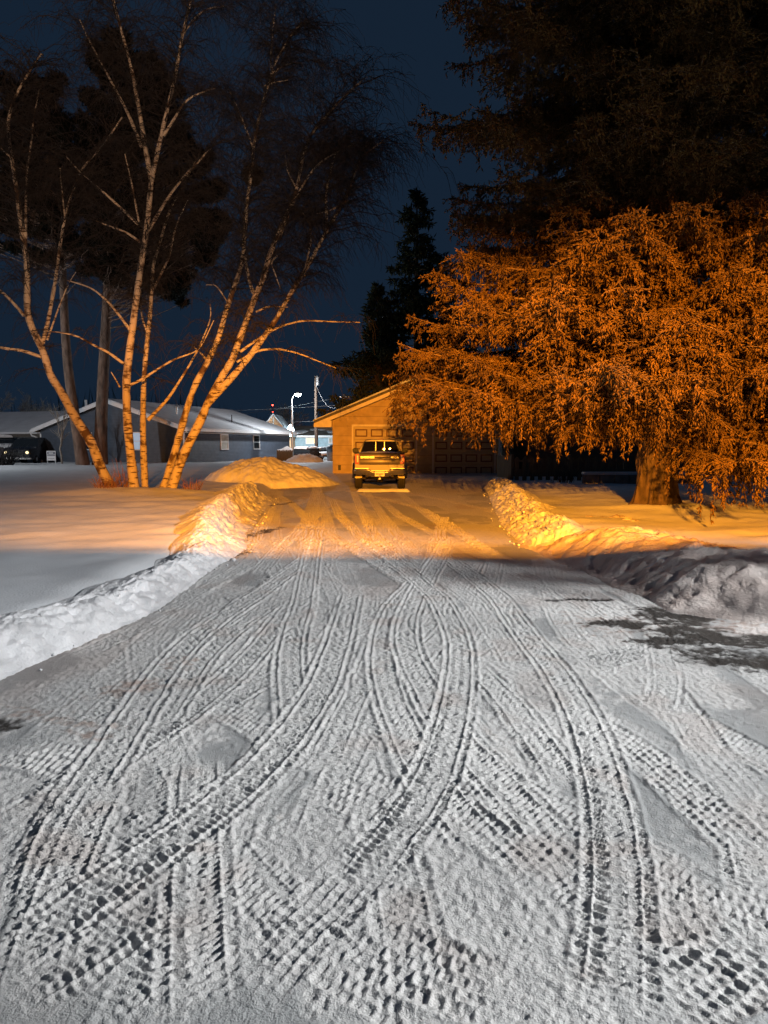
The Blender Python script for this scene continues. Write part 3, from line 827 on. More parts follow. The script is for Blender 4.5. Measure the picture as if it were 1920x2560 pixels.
# ------------------------------------------------------------------ windows helper
def window(parent, x0, x1, z0, z1, yf, glass, mullion='v', frame=None, wd=.07, axis='y', nsash=2):
    """framed window on a wall whose outer face is at coordinate yf facing -axis (axis y) or +x (axis x)"""
    def B(mb, a, b, u, v, c, d):
        if axis == 'y': mb.box(a, b, yf - v, yf - u, c, d)
        else: mb.box(yf + u, yf + v, a, b, c, d)
    f = MB()
    B(f, x0 - wd, x1 + wd, .003, .06, z1, z1 + wd); B(f, x0 - wd, x1 + wd, .003, .08, z0 - wd, z0)
    B(f, x0 - wd, x0, .003, .06, z0, z1); B(f, x1, x1 + wd, .003, .06, z0, z1)
    for k in range(1, nsash):
        if mullion == 'v': q = x0 + (x1 - x0) * k / nsash; B(f, q - .025, q + .025, .003, .05, z0, z1)
        else: q = z0 + (z1 - z0) * k / nsash; B(f, x0, x1, .003, .05, q - .025, q + .025)
    F = f.build('window', frame or M['white'], parent)
    g = MB(); B(g, x0, x1, .003, .02, z0, z1); g.build('window_pane', glass, F)
    return F

# ------------------------------------------------------------------ blue-grey house on the left
BH = thing('house', 'blue grey sided house with snowy gable roof behind the birches', 'house', (-14, 50, gz(-14, 50) - .02), rad(-17.5))
LH, WD, EZ, RZ_ = 17.3, 12.45, 2.40, 4.37
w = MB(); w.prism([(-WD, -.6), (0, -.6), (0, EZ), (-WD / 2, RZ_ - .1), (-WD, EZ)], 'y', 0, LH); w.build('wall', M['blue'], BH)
sl = (RZ_ - EZ) / (WD / 2)
def bz(x): return RZ_ - sl * abs(x + WD / 2)
r = MB()
for s in (-1, 1):
    e = -WD / 2 + s * (WD / 2 + .5)
    r.prism([(e, bz(e)), (-WD / 2, RZ_), (-WD / 2, RZ_ + .12), (e, bz(e) + .12)], 'y', -.35, LH + .35)
rf = r.build('roof', M['shingle'], BH)
sn = MB()
for s in (-1, 1):
    e = -WD / 2 + s * (WD / 2 + .52)
    sn.prism([(e, bz(e) + .122), (-WD / 2, RZ_ + .122), (-WD / 2, RZ_ + .24), (e, bz(e) + .22)], 'y', -.36, LH + .36)
sn.build('roof_snow', M['snowcap'], rf)
f = MB()
for s in (-1, 1):
    e = -WD / 2 + s * (WD / 2 + .5)
    f.prism([(e, bz(e) - .10), (-WD / 2, RZ_ - .10), (-WD / 2, RZ_ + .13), (e, bz(e) + .13)], 'y', -.40, -.352)
    f.prism([(e, bz(e) - .10), (-WD / 2, RZ_ - .10), (-WD / 2, RZ_ + .13), (e, bz(e) + .13)], 'y', LH + .352, LH + .40)
f.box(.02, .5, -.3, LH + .3, EZ - .30, EZ - .26); f.box(-WD - .5, -WD - .02, -.3, LH + .3, EZ - .30, EZ - .26)
f.build('fascia', M['white'], BH)
g = MB()
for e in (.5, -WD - .62): g.box(e, e + .12, -.4, LH + .4, bz(.5) - .04, bz(.5) + .11)
g.build('gutter', M['white'], BH)
c = MB(); c.prism([(-.09, -.02), (.02, -.02), (.02, .1), (.003, .1), (.003, -.003), (-.09, -.003)], 'z', -.4, EZ - .3); c.build('corner_trim', M['white'], BH)
c = MB(); c.box(-WD - .02, -WD + .10, -.02, -.003, -.4, EZ - .3); c.build('corner_trim', M['white'], BH)
c = MB(); c.tube([(-WD - .55, -.38, EZ - .2), (-WD - .5, -.3, EZ - .45), (-WD - .08, -.10, EZ - .62), (-WD - .08, -.10, .1)], .06, 8); c.build('downspout', M['white'], BH, True)
window(BH, 4.95, 5.95, .95, 2.02, 0, M['dimglass'], 'h', axis='x')
window(BH, 10.2, 11.2, .95, 2.02, 0, M['glass'], 'h', axis='x')
window(BH, -8.9, -7.8, .95, 2.1, 0, M['glass'], 'h')
window(BH, -4.5, -3.6, .95, 2.1, 0, emit('tv_lit_pane', (.45, .62, .85), .28), 'h')
c = MB(); c.tube([(-3.2, 4.0, 3.3), (-3.2, 4.0, 4.15)], .09, 10); c.lathe([(.16, 0), (.2, .1), (.05, .25)], (-3.2, 4.0, 4.1), 'z', 10); c.build('roof_vent', M['galv'], BH, True)
c = MB(); c.tube([(-1.6, 9.5, 2.9), (-1.6, 9.5, 3.75)], .04, 8); c.build('vent_pipe', M['black'], BH, True)
# wing with the carport
w = MB(); w.box(-34, -WD - .01, 6.4, 10.5, -.5, 2.35); w.build('wing_wall', M['blue'], BH)
r = MB(); r.prism([(1.4, 2.12), (6.2, 3.95), (11, 2.12), (11, 2.0), (6.2, 3.83), (1.4, 2.0)], 'x', -34, -WD - .02); r.box(-34, -WD - .02, 1.38, 1.44, 1.86, 2.14)
wr = r.build('wing_roof', M['shingle'], BH)
sn = MB(); sn.prism([(1.35, 2.125), (6.2, 3.98), (11.05, 2.125), (11.05, 2.23), (6.2, 4.12), (1.35, 2.26)], 'x', -34.05, -WD - .03); sn.build('wing_snow', M['snowcap'], wr)
window(BH, -15.5, -14.4, .95, 1.85, 6.4, M['dimglass'], 'v')
for q in (-22.1, -30.1): c = MB(); c.box(q, q + .15, 1.6, 1.75, -.5, 1.99); c.build('carport_post', M['white'], BH)
c = MB(); c.tube([(-13.4, 6.2, 3.7), (-13.4, 6.2, 5.0)], .1, 8); c.build('flue', M['white'], BH, True)

# ------------------------------------------------------------------ small cream gable building, its wall light, far pale-blue house
cx = at(683, 1037, 74)[0]; zb = gz(cx, 74)
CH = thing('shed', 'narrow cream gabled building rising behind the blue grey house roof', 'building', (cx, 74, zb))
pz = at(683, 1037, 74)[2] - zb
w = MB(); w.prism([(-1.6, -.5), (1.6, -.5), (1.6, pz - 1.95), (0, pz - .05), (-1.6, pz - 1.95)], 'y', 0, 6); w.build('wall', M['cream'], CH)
r = MB()
for s in (-1, 1): r.prism([(s * 1.85, pz - 2.24), (0, pz), (0, pz + .12), (s * 1.85, pz - 2.12)], 'y', -.2, 6.2)
r.build('roof', M['snowcap'], CH)
f = MB(); f.box(-.05, .05, -.025, -.003, pz - 1.7, pz - .2); f.build('vent_board', M['white'], CH)
fl = at(727, 1076, 73.5)
t = thing('wall_light', 'glaring white floodlight on the corner of the cream building', 'floodlight', tuple(fl))
b = MB(); b.box(-.22, .22, .0, .16, -.42, .42); b.bar((-.2, .1, 0), (cx + 1.6 - fl[0], .45, 0), .08); b.build('lamp_head', M['black'], t)
b = MB(); b.lathe([(.42, -.01), (.42, -.05), (.30, -.10)], (0, 0, 0), 'y', 18)
b.V = [(x * .75, y, z * 1.45) for x, y, z in b.V]; b.build('lamp_lens', M['glowflood'], t, True)
L = spot('wall_flood', (fl[0] + .55, 73.2, fl[2]), (fl[0] + 4, 66, .5), 2600, (.72, .93, 1.0), 165, .5, .2)
L.data = bpy.data.lights.new('wall_flood', 'POINT'); L.data.energy = 1100; L.data.color = (.72, .93, 1.0); L.data.shadow_soft_size = .15
L.parent = t; L.matrix_parent_inverse = Matrix.Translation(-Vector(fl))

PH = thing('house', 'pale blue ranch house with lit window beyond the street lamp', 'house', (0, 79, gz(0, 79)))
zb = gz(0, 79); x0, x1 = at(690, 1100, 79)[0], at(1010, 1100, 79)[0]
ez2 = at(760, 1091, 79)[2] - zb; rz2 = at(760, 1067, 83)[2] - zb
w = MB(); w.box(x0, x1, 0, 8, -.5, ez2); w.prism([(0, ez2), (8, ez2), (4, rz2 - .1)], 'x', x0, x1); w.build('wall', M['paleblue'], PH)
r = MB(); r.prism([(-.5, ez2 - .05), (4, rz2), (8.5, ez2 - .05), (8.5, ez2 + .07), (4, rz2 + .12), (-.5, ez2 + .07)], 'x', x0 - .4, x1 + .4); rf = r.build('roof', mat('brown_roof', (.09, .075, .06), .9, scale=1.2, col2=(.16, .145, .13)), PH)
sl2 = (rz2 - ez2) / 4.5
s_ = MB()
for px_, y0, y1, wx in ((745, .3, 1.7, 1.1), (752, 1.2, 1.9, .5), (782, 1.8, 2.6, .45), (804, 1.9, 2.3, .5), (828, .6, 2.4, .5)):
    X = at(px_, 1080, 80)[0]
    pts = [(X + wx * math.cos(a) * (1 + .2 * math.sin(3 * a)), (y0 + y1) / 2 + (y1 - y0) / 2 * math.sin(a + .3)) for a in np.linspace(0, 2 * math.pi, 13)[:-1]]
    zf = lambda y: ez2 + .07 + (y + .5) * sl2
    s_.add([(x, y, zf(y) + .005) for x, y in pts] + [(x * .97 + X * .03, y, zf(y) + .07) for x, y in pts], [tuple(range(12)), tuple(range(23, 11, -1))] + [(i, (i + 1) % 12, (i + 1) % 12 + 12, i + 12) for i in range(12)])
s_.build('snow_patch', M['snowcap'], rf)
f = MB(); f.box(x0 - .4, x1 + .4, -.53, -.505, ez2 - .12, ez2 + .10); f.build('fascia', M['white'], PH)
wx0, wx1 = at(766, 1100, 79)[0], at(791, 1100, 79)[0]
window(PH, wx0, wx1, at(0, 1108, 79)[2] - zb, at(0, 1096, 79)[2] - zb, 0, M['litglass'], 'v', wd=.1, nsash=3)
wx0, wx1 = at(823, 1100, 79)[0], at(835, 1100, 79)[0]
window(PH, wx0, wx1, at(0, 1107, 79)[2] - zb, at(0, 1096, 79)[2] - zb, 0, M['dimglass'], 'v', wd=.1)

# ------------------------------------------------------------------ house in shadow behind the big spruce, stone planter wall
zb = gz(10, 30)
SH = thing('house', 'dark brown house wall in shadow behind the big spruce trunk', 'house', (0, 30, zb))
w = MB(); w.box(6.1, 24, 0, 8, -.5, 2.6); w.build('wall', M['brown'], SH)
r = MB(); r.prism([(-.6, 2.55), (4, 4.3), (8.6, 2.55), (8.6, 2.68), (4, 4.43), (-.6, 2.68)], 'x', 5.8, 24.4); rf = r.build('roof', M['shingle'], SH)
sn = MB(); sn.prism([(-.62, 2.685), (4, 4.435), (8.62, 2.685), (8.62, 2.78), (4, 4.55), (-.62, 2.80)], 'x', 5.75, 24.45); sn.build('roof_snow', M['snowcap'], rf)
window(SH, 15.2, 16.6, .9, 2.0, 0, M['glass'], 'v', M['wood'])
P0, P1 = at(1462, 1205, 24.5), at(1760, 1205, 24.5)
t = thing('planter_wall', 'low snow-topped stone block wall behind the big spruce trunk', 'stone wall', (P0[0], 24.5, gz(P0[0], 24.5)))
b = MB(); n = 8; Lw = P1[0] - P0[0]
for i in range(n): b.box(Lw * i / n + .008, Lw * (i + 1) / n - .008, .01 * (i % 3), .4, -.25, .30)
b.build('stone_block', M['stone'], t, bevel=.025)
b = MB(); b.box(-.02, Lw + .02, -.02, .42, .302, .40); b.build('snow_cap', M['snowcap'], t, bevel=.04)

# ------------------------------------------------------------------ wooden fence right of the garage
c0 = at(1281, 1197, 26.8); c1 = at(1242, 1192, 28.9)
t = thing('picket_fence', 'dark weathered wooden fence with wide gaps beside the garage', 'fence', (c0[0], c0[1], gz(c0[0], c0[1])))
dx, dy = c1[0] - c0[0], c1[1] - c0[1]; n = 12
b = MB()
for i in range(n):
    a, e = (i + .08) / n, (i + .92) / n
    b.add([(dx * q + o_, dy * q, z) for z in (-.3, .88 + .02 * (i % 2)) for q in (a, e) for o_ in (0, .025)], [(0, 1, 3, 2), (4, 6, 7, 5), (0, 2, 6, 4), (1, 5, 7, 3), (0, 4, 5, 1), (2, 3, 7, 6)])
b.build('side_boards', M['wood'], t)
for i in range(14):
    x = .08 + i * .295
    p = MB(); p.prism([(x, -.3), (x + .16, -.3), (x + .16, .80), (x + .08, .87), (x, .80)], 'y', .0, .022); p.build('picket', M['wood'], t)
for q0, q1 in ((.12, .40), (.66, .75)): b = MB(); b.box(.05, 4.25, .024, .07, q0, q1); b.build('rail', M['wood'], t)
for q in (-.05, 2.1, 4.2): b = MB(); b.box(q, q + .1, .03, .12, -.3, .95); b.build('post', M['wood'], t)

# ------------------------------------------------------------------ yard sign by the blue-grey house
sp = at(129, 1157, 49); zg = gz(sp[0], 49)
t = thing('yard_sign', 'small white yard sign with dark band leaning by the downspout', 'sign', (sp[0], 49, zg), rad(4))
b = MB(); b.box(-.30, .30, -.02, .02, .20, .86); b.build('sign_board', M['white'], t, bevel=.012)
b = MB(); b.box(-.25, .25, -.026, -.021, .62, .80); b.box(-.27, .27, -.026, -.021, .53, .58); b.box(-.2, .2, -.026, -.021, .33, .35); b.build('dark_band', M['ink'], t)
b = MB(); b.box(-.17, .16, -.031, -.027, .67, .75); b.build('band_mark', M['white'], t)
for q in (-.27, .27): b = MB(); b.bar((q, .01, -.3), (q, .01, .25), .035); b.build('leg', M['galv'], t)

# ------------------------------------------------------------------ utility poles, wires, radio mast
def upole(label, px_, ytop, Y, xarm=True):
    b0 = at(px_, 1120, Y); zt = at(px_, ytop, Y)[2]; zb = gz(b0[0], Y)
    t = thing('utility_pole', label, 'utility pole', (b0[0], Y, zb - .3))
    p = MB(); p.lathe([(.17, 0), (.14, (zt - zb) * .6), (.11, zt - zb + .3)], n=12); p.build('pole', M['pole'], t, True)
    a = MB(); a.bar((-.45, -.02, zt - zb + .05), (.45, -.02, zt - zb + .05), .07, .09) if xarm else a.lathe([(.12, zt - zb - .5), (.13, zt - zb + .2), (.08, zt - zb + .3)], (.15, 0, 0), 'z', 10)
    a.build('insulator_arm' if xarm else 'insulator', M['galv'], t)
    return np.array((b0[0], Y, zt))
T1 = upole('plain wooden utility pole at the left corner of the garage', 791, 940, 62, False)
T2 = upole('short utility pole rising behind the garage roof', 862, 985, 66)
def wire(label, a, b, sag, r=.018):
    a, b = np.array(a), np.array(b)
    pts = [a + (b - a) * u - np.array((0, 0, sag * 4 * u * (1 - u))) for u in np.linspace(0, 1, 14)]
    m = MB(); m.tube(pts, r, 5); o = m.build('power_line', M['wire'], None, True)
    props(o, label, 'wire', 'overhead wires between the poles')
wire('slack wire drooping from the wooden pole toward the garage roof', T1 - (0, 0, .7), at(848, 1014, 58), .9)
wire('upper long wire running left from the pole above the blue house', at(862, 1012, 66), at(300, 1028, 80), .25)
wire('slanting wire from the short pole down across the dark trees', T2 - (0, 0, .2), at(560, 1040, 84), .15)
wire('lowest wire passing just behind the street lamp', at(791, 1053, 62), at(640, 1054, 78), .05)
tw = at(683.5, 1100, 300); zt = at(683, 1012, 300)[2]
t = thing('radio_mast', 'distant radio mast with two red beacons above the cream gable', 'mast', (tw[0], 300, 0))
p = MB()
for i in range(3):
    a = i * 2.094; p.bar((.35 * math.cos(a), .35 * math.sin(a), 0), (.25 * math.cos(a), .25 * math.sin(a), zt), .10)
for k in range(12): p.bar((.33, 0, zt * k / 12), (-.16, .28, zt * (k + 1) / 12), .07)
p.build('mast', M['black'], t)
for yy, rr in ((1013, .34), (1030, .22)):
    zz = at(683, yy, 300)[2]; p = MB(); p.lathe([(.05, zz - rr), (rr * .8, zz - rr * .6), (rr, zz), (rr * .8, zz + rr * .6), (.05, zz + rr)], (0, -.6, 0), 'z', 10); p.build('beacon', M['glowred'], t, True)

# ------------------------------------------------------------------ vehicles
def wheel(parent, x, y, r, w, outer):
    t = MB(); t.lathe([(r * .62, -w / 2), (r * .9, -w / 2), (r, -w / 2 + .03), (r + .006, -w * .18), (r - .012, -w * .16), (r - .012, -w * .12), (r + .006, -w * .10), (r + .006, w * .10), (r - .012, w * .12), (r - .012, w * .16), (r + .006, w * .18), (r, w / 2 - .03), (r * .9, w / 2), (r * .62, w / 2)], (x, y, r), 'x', 28)
    T = t.build('wheel', M['rubber'], parent, True)
    h = MB(); h.lathe([(r * .61, -.06), (r * .61, .05), (r * .5, .02), (r * .2, .06), (.03, .07)], (x + outer * w * .3, y, r), 'x', 20)
    if outer < 0: h.V = [(2 * (x + outer * w * .3) - a, b, c) for a, b, c in h.V]
    h.build('rim', M['galv'], T, True)
    return T

ptx, pty = (949.5 - 960) / FPX * 23.6, 24.3
TZ = float(DZ(0, 24.6)) + .005
TK = thing('pickup_truck', 'bronze grey pickup truck parked tail toward the viewer at the garage', 'pickup', (ptx, pty, TZ))
# body: closed cross sections lofted along y (front is +y); half profile z -> x
def sec(y, prof):
    R = [(x, y, z) for x, z in prof]; Lh = [(-x, y, z) for x, z in reversed(prof)]
    return R + Lh
bed = [(.60, .52), (.78, .56), (.825, .72), (.84, .95), (.815, 1.13), (.79, 1.20)]
b = MB()
def shrink(p, k, dz=0): return [(x * k, z + dz) for x, z in p]
b.loft([sec(-1.10, shrink(bed, .965)), sec(-1.07, shrink(bed, .99)), sec(-.6, bed), sec(.95, bed), sec(1.0, shrink(bed, .995)), sec(2.5, shrink(bed, .99)), sec(3.0, shrink(bed, .98, -.02)), sec(3.9, shrink(bed, .95, -.05)), sec(4.12, shrink(bed, .85, -.06))])
BODY = b.build('body', M['paint'], TK, True, bevel=0)
# fender flares
for s in (-1, 1):
    for yc in (0.0, 3.2):
        f = MB(); pr = []
        for a in np.linspace(0.0, math.pi, 15):
            pr.append([(s * (.80 + d), yc + (.50 + e) * math.cos(a), .38 + (.50 + e) * math.sin(a)) for d, e in ((0, -.07), (.115, -.06), (.125, -.01), (.03, .07), (0, .07))])
        f.loft(pr); f.build('fender_flare', M['darkpaint'], TK, True)
# cab greenhouse
cab = MB()
def cabsec(y, wb, wt, zb, zt): return [(wb, y, zb), (wb * .985, y, zb + .12), (wt + .03, y, zt - .09), (wt - .05, y, zt - .015), (wt * .5, y, zt + .012), (-wt * .5, y, zt + .012), (-(wt - .05), y, zt - .015), (-(wt + .03), y, zt - .09), (-wb * .985, y, zb + .12), (-wb, y, zb)]
cab.loft([cabsec(.98, .755, .545, 1.15, 1.655), cabsec(1.02, .765, .56, 1.15, 1.675), cabsec(1.9, .77, .575, 1.15, 1.69), cabsec(2.45, .765, .555, 1.13, 1.66), cabsec(2.62, .765, .53, 1.12, 1.55), cabsec(3.1, .75, .70, 1.08, 1.25)])
CAB = cab.build('cab', M['paint'], TK, True)
# rear window: three panes set in a dark seal, slightly raked
def rw(x0b, x1b, x0t, x1t, zb=1.24, zt=1.595, y0=.972, tilt=math.tan(rad(2.7)), th=.012):
    v = []
    for dy in (0, th):
        for x, z in ((x0b, zb), (x1b, zb), (x1t, zt), (x0t, zt)): v.append((x, y0 - th + dy + (z - zb) * tilt, z))
    return v, [(0, 1, 2, 3), (7, 6, 5, 4), (0, 4, 5, 1), (1, 5, 6, 2), (2, 6, 7, 3), (3, 7, 4, 0)]
sl_ = MB(); sl_.add(*rw(-.70, .70, -.575, .575, 1.215, 1.615, .962, th=.03)); S = sl_.build('window_seal', M['black'], TK)
gm = mat('truck_rear_glass', (.008, .008, .009), 0.0, var=.05, spec=.5)
for a, bb, c, d in ((-.665, -.165, -.55, -.165), (-.145, .145, -.145, .145), (.165, .665, .165, .55)):
    g = MB(); g.add(*rw(a, bb, c, d, 1.235, 1.60, .938)); g.build('rear_window', gm, TK)
for x in (-.155, .155): g = MB(); g.add(*rw(x - .011, x + .011, x - .011, x + .011, 1.235, 1.60, .933)); g.build('window_divider', M['galv'], TK)
for s in (-1, 1):
    g = MB(); g.add([(s * .768, 1.25, 1.24), (s * .768, 2.5, 1.24), (s * .61, 2.3, 1.58), (s * .60, 1.3, 1.58), (s * .75, 1.25, 1.24), (s * .75, 2.5, 1.24), (s * .59, 2.3, 1.58), (s * .58, 1.3, 1.58)], [(0, 1, 2, 3), (7, 6, 5, 4), (0, 4, 5, 1), (1, 5, 6, 2), (2, 6, 7, 3), (3, 7, 4, 0)]); g.build('side_window', M['glass'], TK)
g = MB(); g.box(-.12, .12, .955, .985, 1.625, 1.665); g.build('third_brake_light', M['redlens'], TK, bevel=.008)
# bed rails, bed snow
g = MB()
for s in (-1, 1): g.box(s * .775 - .06, s * .775 + .06, -1.02, .93, 1.195, 1.225)
g.box(-.72, .72, -1.095, -1.0, 1.20, 1.225); g.build('bed_rail', M['black'], TK, bevel=.01)
n = 26; u, v_ = np.meshgrid(np.linspace(-.70, .70, n), np.linspace(-.98, .92, n))
zz = 1.215 + .05 * (1 - (u / .7) ** 2) * (1 - ((v_ + .03) / .95) ** 4) + .02 * fbm(u * 5, v_ * 5, 2, 5)
link('bed_snow', mesh_np(np.stack([u, v_, zz], -1).reshape(-1, 3), [grid_faces(n, n)], True), M['bank'], TK)
# tailgate with pressed panel
g = MB(); prof = [(-1.105, .84), (-1.135, .85), (-1.150, .90), (-1.152, 1.0), (-1.138, 1.03), (-1.140, 1.06), (-1.160, 1.10), (-1.155, 1.17), (-1.13, 1.215), (-1.10, 1.22)]
g.prism(prof, 'x', -.665, .665); TG = g.build('tailgate', M['paint'], TK, True, bevel=.006)
g = MB(); g.lathe([(.01, -.004), (.115, -.003), (.125, .006)], (.02, -1.150, 1.075), 'y', 24); g.V = [(.02 + (x - .02) * .9, y, 1.075 + (z - 1.075) * .36) for x, y, z in g.V]; g.build('tailgate_handle', M['black'], TG, True)
def letters(txt, x, z, h, w, mater, parent, y):
    c = bpy.data.curves.new(txt, 'FONT'); c.body = txt; c.size = 1; c.extrude = .05; c.offset = .02; c.align_x = 'CENTER'; c.align_y = 'CENTER'
    o = bpy.data.objects.new('tmp', c); COL.objects.link(o)
    bpy.context.view_layer.update()
    me = bpy.data.meshes.new_from_object(o.evaluated_get(bpy.context.evaluated_depsgraph_get()))
    bpy.data.objects.remove(o)
    co = np.empty(len(me.vertices) * 3); me.vertices.foreach_get('co', co); co = co.reshape(-1, 3)
    mn, mxx = co.min(0), co.max(0)
    out = np.empty_like(co)
    out[:, 0] = x + ((co[:, 0] - mn[0]) / (mxx[0] - mn[0]) - .5) * w
    out[:, 2] = z + ((co[:, 1] - mn[1]) / (mxx[1] - mn[1]) - .5) * h
    out[:, 1] = y - co[:, 2] / .05 * .008
    me.vertices.foreach_set('co', out.ravel()); me.update()
    me.materials.clear()
    return link('tailgate_lettering', me, mater, parent)
letters('DODGE', -.395, 1.085, .060, .44, M['chromedull'], TG, -1.166)
letters('4X4', .48, 1.085, .060, .27, M['chromedull'], TG, -1.166)
# tail lights
for s in (-1, 1):
    g = MB(); g.prism([(s * .672, .86), (s * .80, .87), (s * .815, 1.0), (s * .80, 1.19), (s * .672, 1.19)], 'y', -1.15, -.96); tl = g.build('tail_light', M['redlens'], TK, bevel=.012)
    g = MB(); g.box(s * .715 - .022, s * .715 + .022, -1.162, -1.148, .93, 1.14); g.build('reverse_lens', M['clearlens'], tl, bevel=.006)
# chrome step bumper with dropped centre
g = MB()
def bsec(x, zt, zb_, yo=0): return [(x, -1.12 + yo, zt), (x, -1.30 + yo, zt + .005), (x, -1.335 + yo, zt - .03), (x, -1.300 + yo, zb_ + .03), (x, -1.27 + yo, zb_), (x, -1.12 + yo, zb_)]
g.loft([bsec(-.84, .70, .55, .10), bsec(-.78, .71, .53, .01), bsec(-.42, .715, .52), bsec(-.36, .715, .50), bsec(-.27, .64, .455), bsec(.27, .64, .455), bsec(.36, .715, .50), bsec(.42, .715, .52), bsec(.78, .71, .53, .01), bsec(.84, .70, .55, .10)])
BU = g.build('rear_bumper', M['chrome'], TK, True, bevel=.008)
g = MB()
for s in (-1, 1): g.box(min(s * .36, s * .80), max(s * .36, s * .80), -1.318, -1.13, .722, .735)
g.box(-.28, .28, -1.30, -1.13, .646, .655); g.build('step_pad', M['chromedull'], BU)
g = MB(); g.box(-.155, .155, -1.345, -1.300, .475, .63); pl_ = g.build('licence_plate', M['plate'], BU, bevel=.004)
g = MB(); rng = random.Random(4)
for i in range(6): g.box(-.12 + i * .042, -.12 + i * .042 + .026, -1.349, -1.346, .52, .575)
g.build('plate_characters', M['ink'], pl_)
g = MB(); g.bar((0, -1.4, .40), (0, -1.1, .42), .06, .05); g.lathe([(.018, 0), (.018, .05), (.03, .07), (.03, .10), (.01, .115)], (0, -1.40, .42), 'z', 12); g.build('tow_hitch', M['galv'], TK, True)
g = MB(); g.tube([(-.62, 0, .36), (.62, 0, .36)], .045, 10); g.lathe([(.05, -.14), (.14, -.08), (.14, .08), (.05, .14)], (0, 0, .36), 'x', 12); g.build('rear_axle', M['under'], TK, True)
g = MB(); g.lathe([(.14, 0), (.30, .0), (.34, .05), (.34, .15), (.30, .20), (.14, .20)], (0, -.66, .38), 'z', 20); g.build('spare_wheel', M['rubber'], TK, True)
g = MB(); g.box(-.45, -.37, -1.1, 3.6, .44, .56); g.box(.37, .45, -1.1, 3.6, .44, .56); g.box(-.62, .62, 1.2, 3.4, .40, .54); g.build('chassis', M['under'], TK)
g = MB(); g.tube([(.50, .3, .40), (.52, -.5, .42), (.60, -1.08, .40)], .035, 10); g.build('exhaust_pipe', M['under'], TK, True)
for s in (-1, 1):
    wheel(TK, s * .73, 0, .375, .255, s); wheel(TK, s * .73, 3.2, .375, .255, s)
    g = MB(); g.prism([(s * .60, .62), (s * .87, .62), (s * .875, .40), (s * .80, .37), (s * .60, .385)], 'y', -.46, -.448); g.build('mud_flap', M['flap'], TK)
    g = MB(); g.loft([[(s * (.93 + a * .11), 2.42 + y, 1.28 + b_ * hh) for a, b_ in ((-1, -.8), (.6, -1), (1, -.4), (1, .5), (.5, 1), (-1, .8))] for y, hh in ((-.045, .075), (-.02, .095), (.08, .06))]); g.bar((s * .76, 2.45, 1.22), (s * .86, 2.44, 1.26), .05); g.build('side_mirror', M['black'], TK, True)
    g = MB(); g.box(s * .62 - .12, s * .62 + .12, 4.08, 4.13, .78, .95); g.build('headlight', M['clearlens'], TK, bevel=.02)
# ridge of snow left across the drive behind the rear wheels
n1, n2 = 70, 14; u, v_ = np.meshgrid(np.linspace(-1, 1, n1), np.linspace(-1, 1, n2))
Xs = ptx + .12 + u * .95; Ys = 23.25 + v_ * .22 + .05 * np.sin(u * 5)
Zs = DZ(Xs, Ys) - .03 + (.11 + .05 * fbm(u * 3, v_ * 2, 2, 8)) * np.clip(1 - v_ ** 2, 0, 1) * sst(1, .8, np.abs(u))
props(link('snow_ridge', mesh_np(np.stack([Xs, Ys, Zs], -1).reshape(-1, 3), [grid_faces(n2, n1)], True), M['bank']), 'thin ridge of snow on the driveway behind the pickup tyres', 'snow ridge')

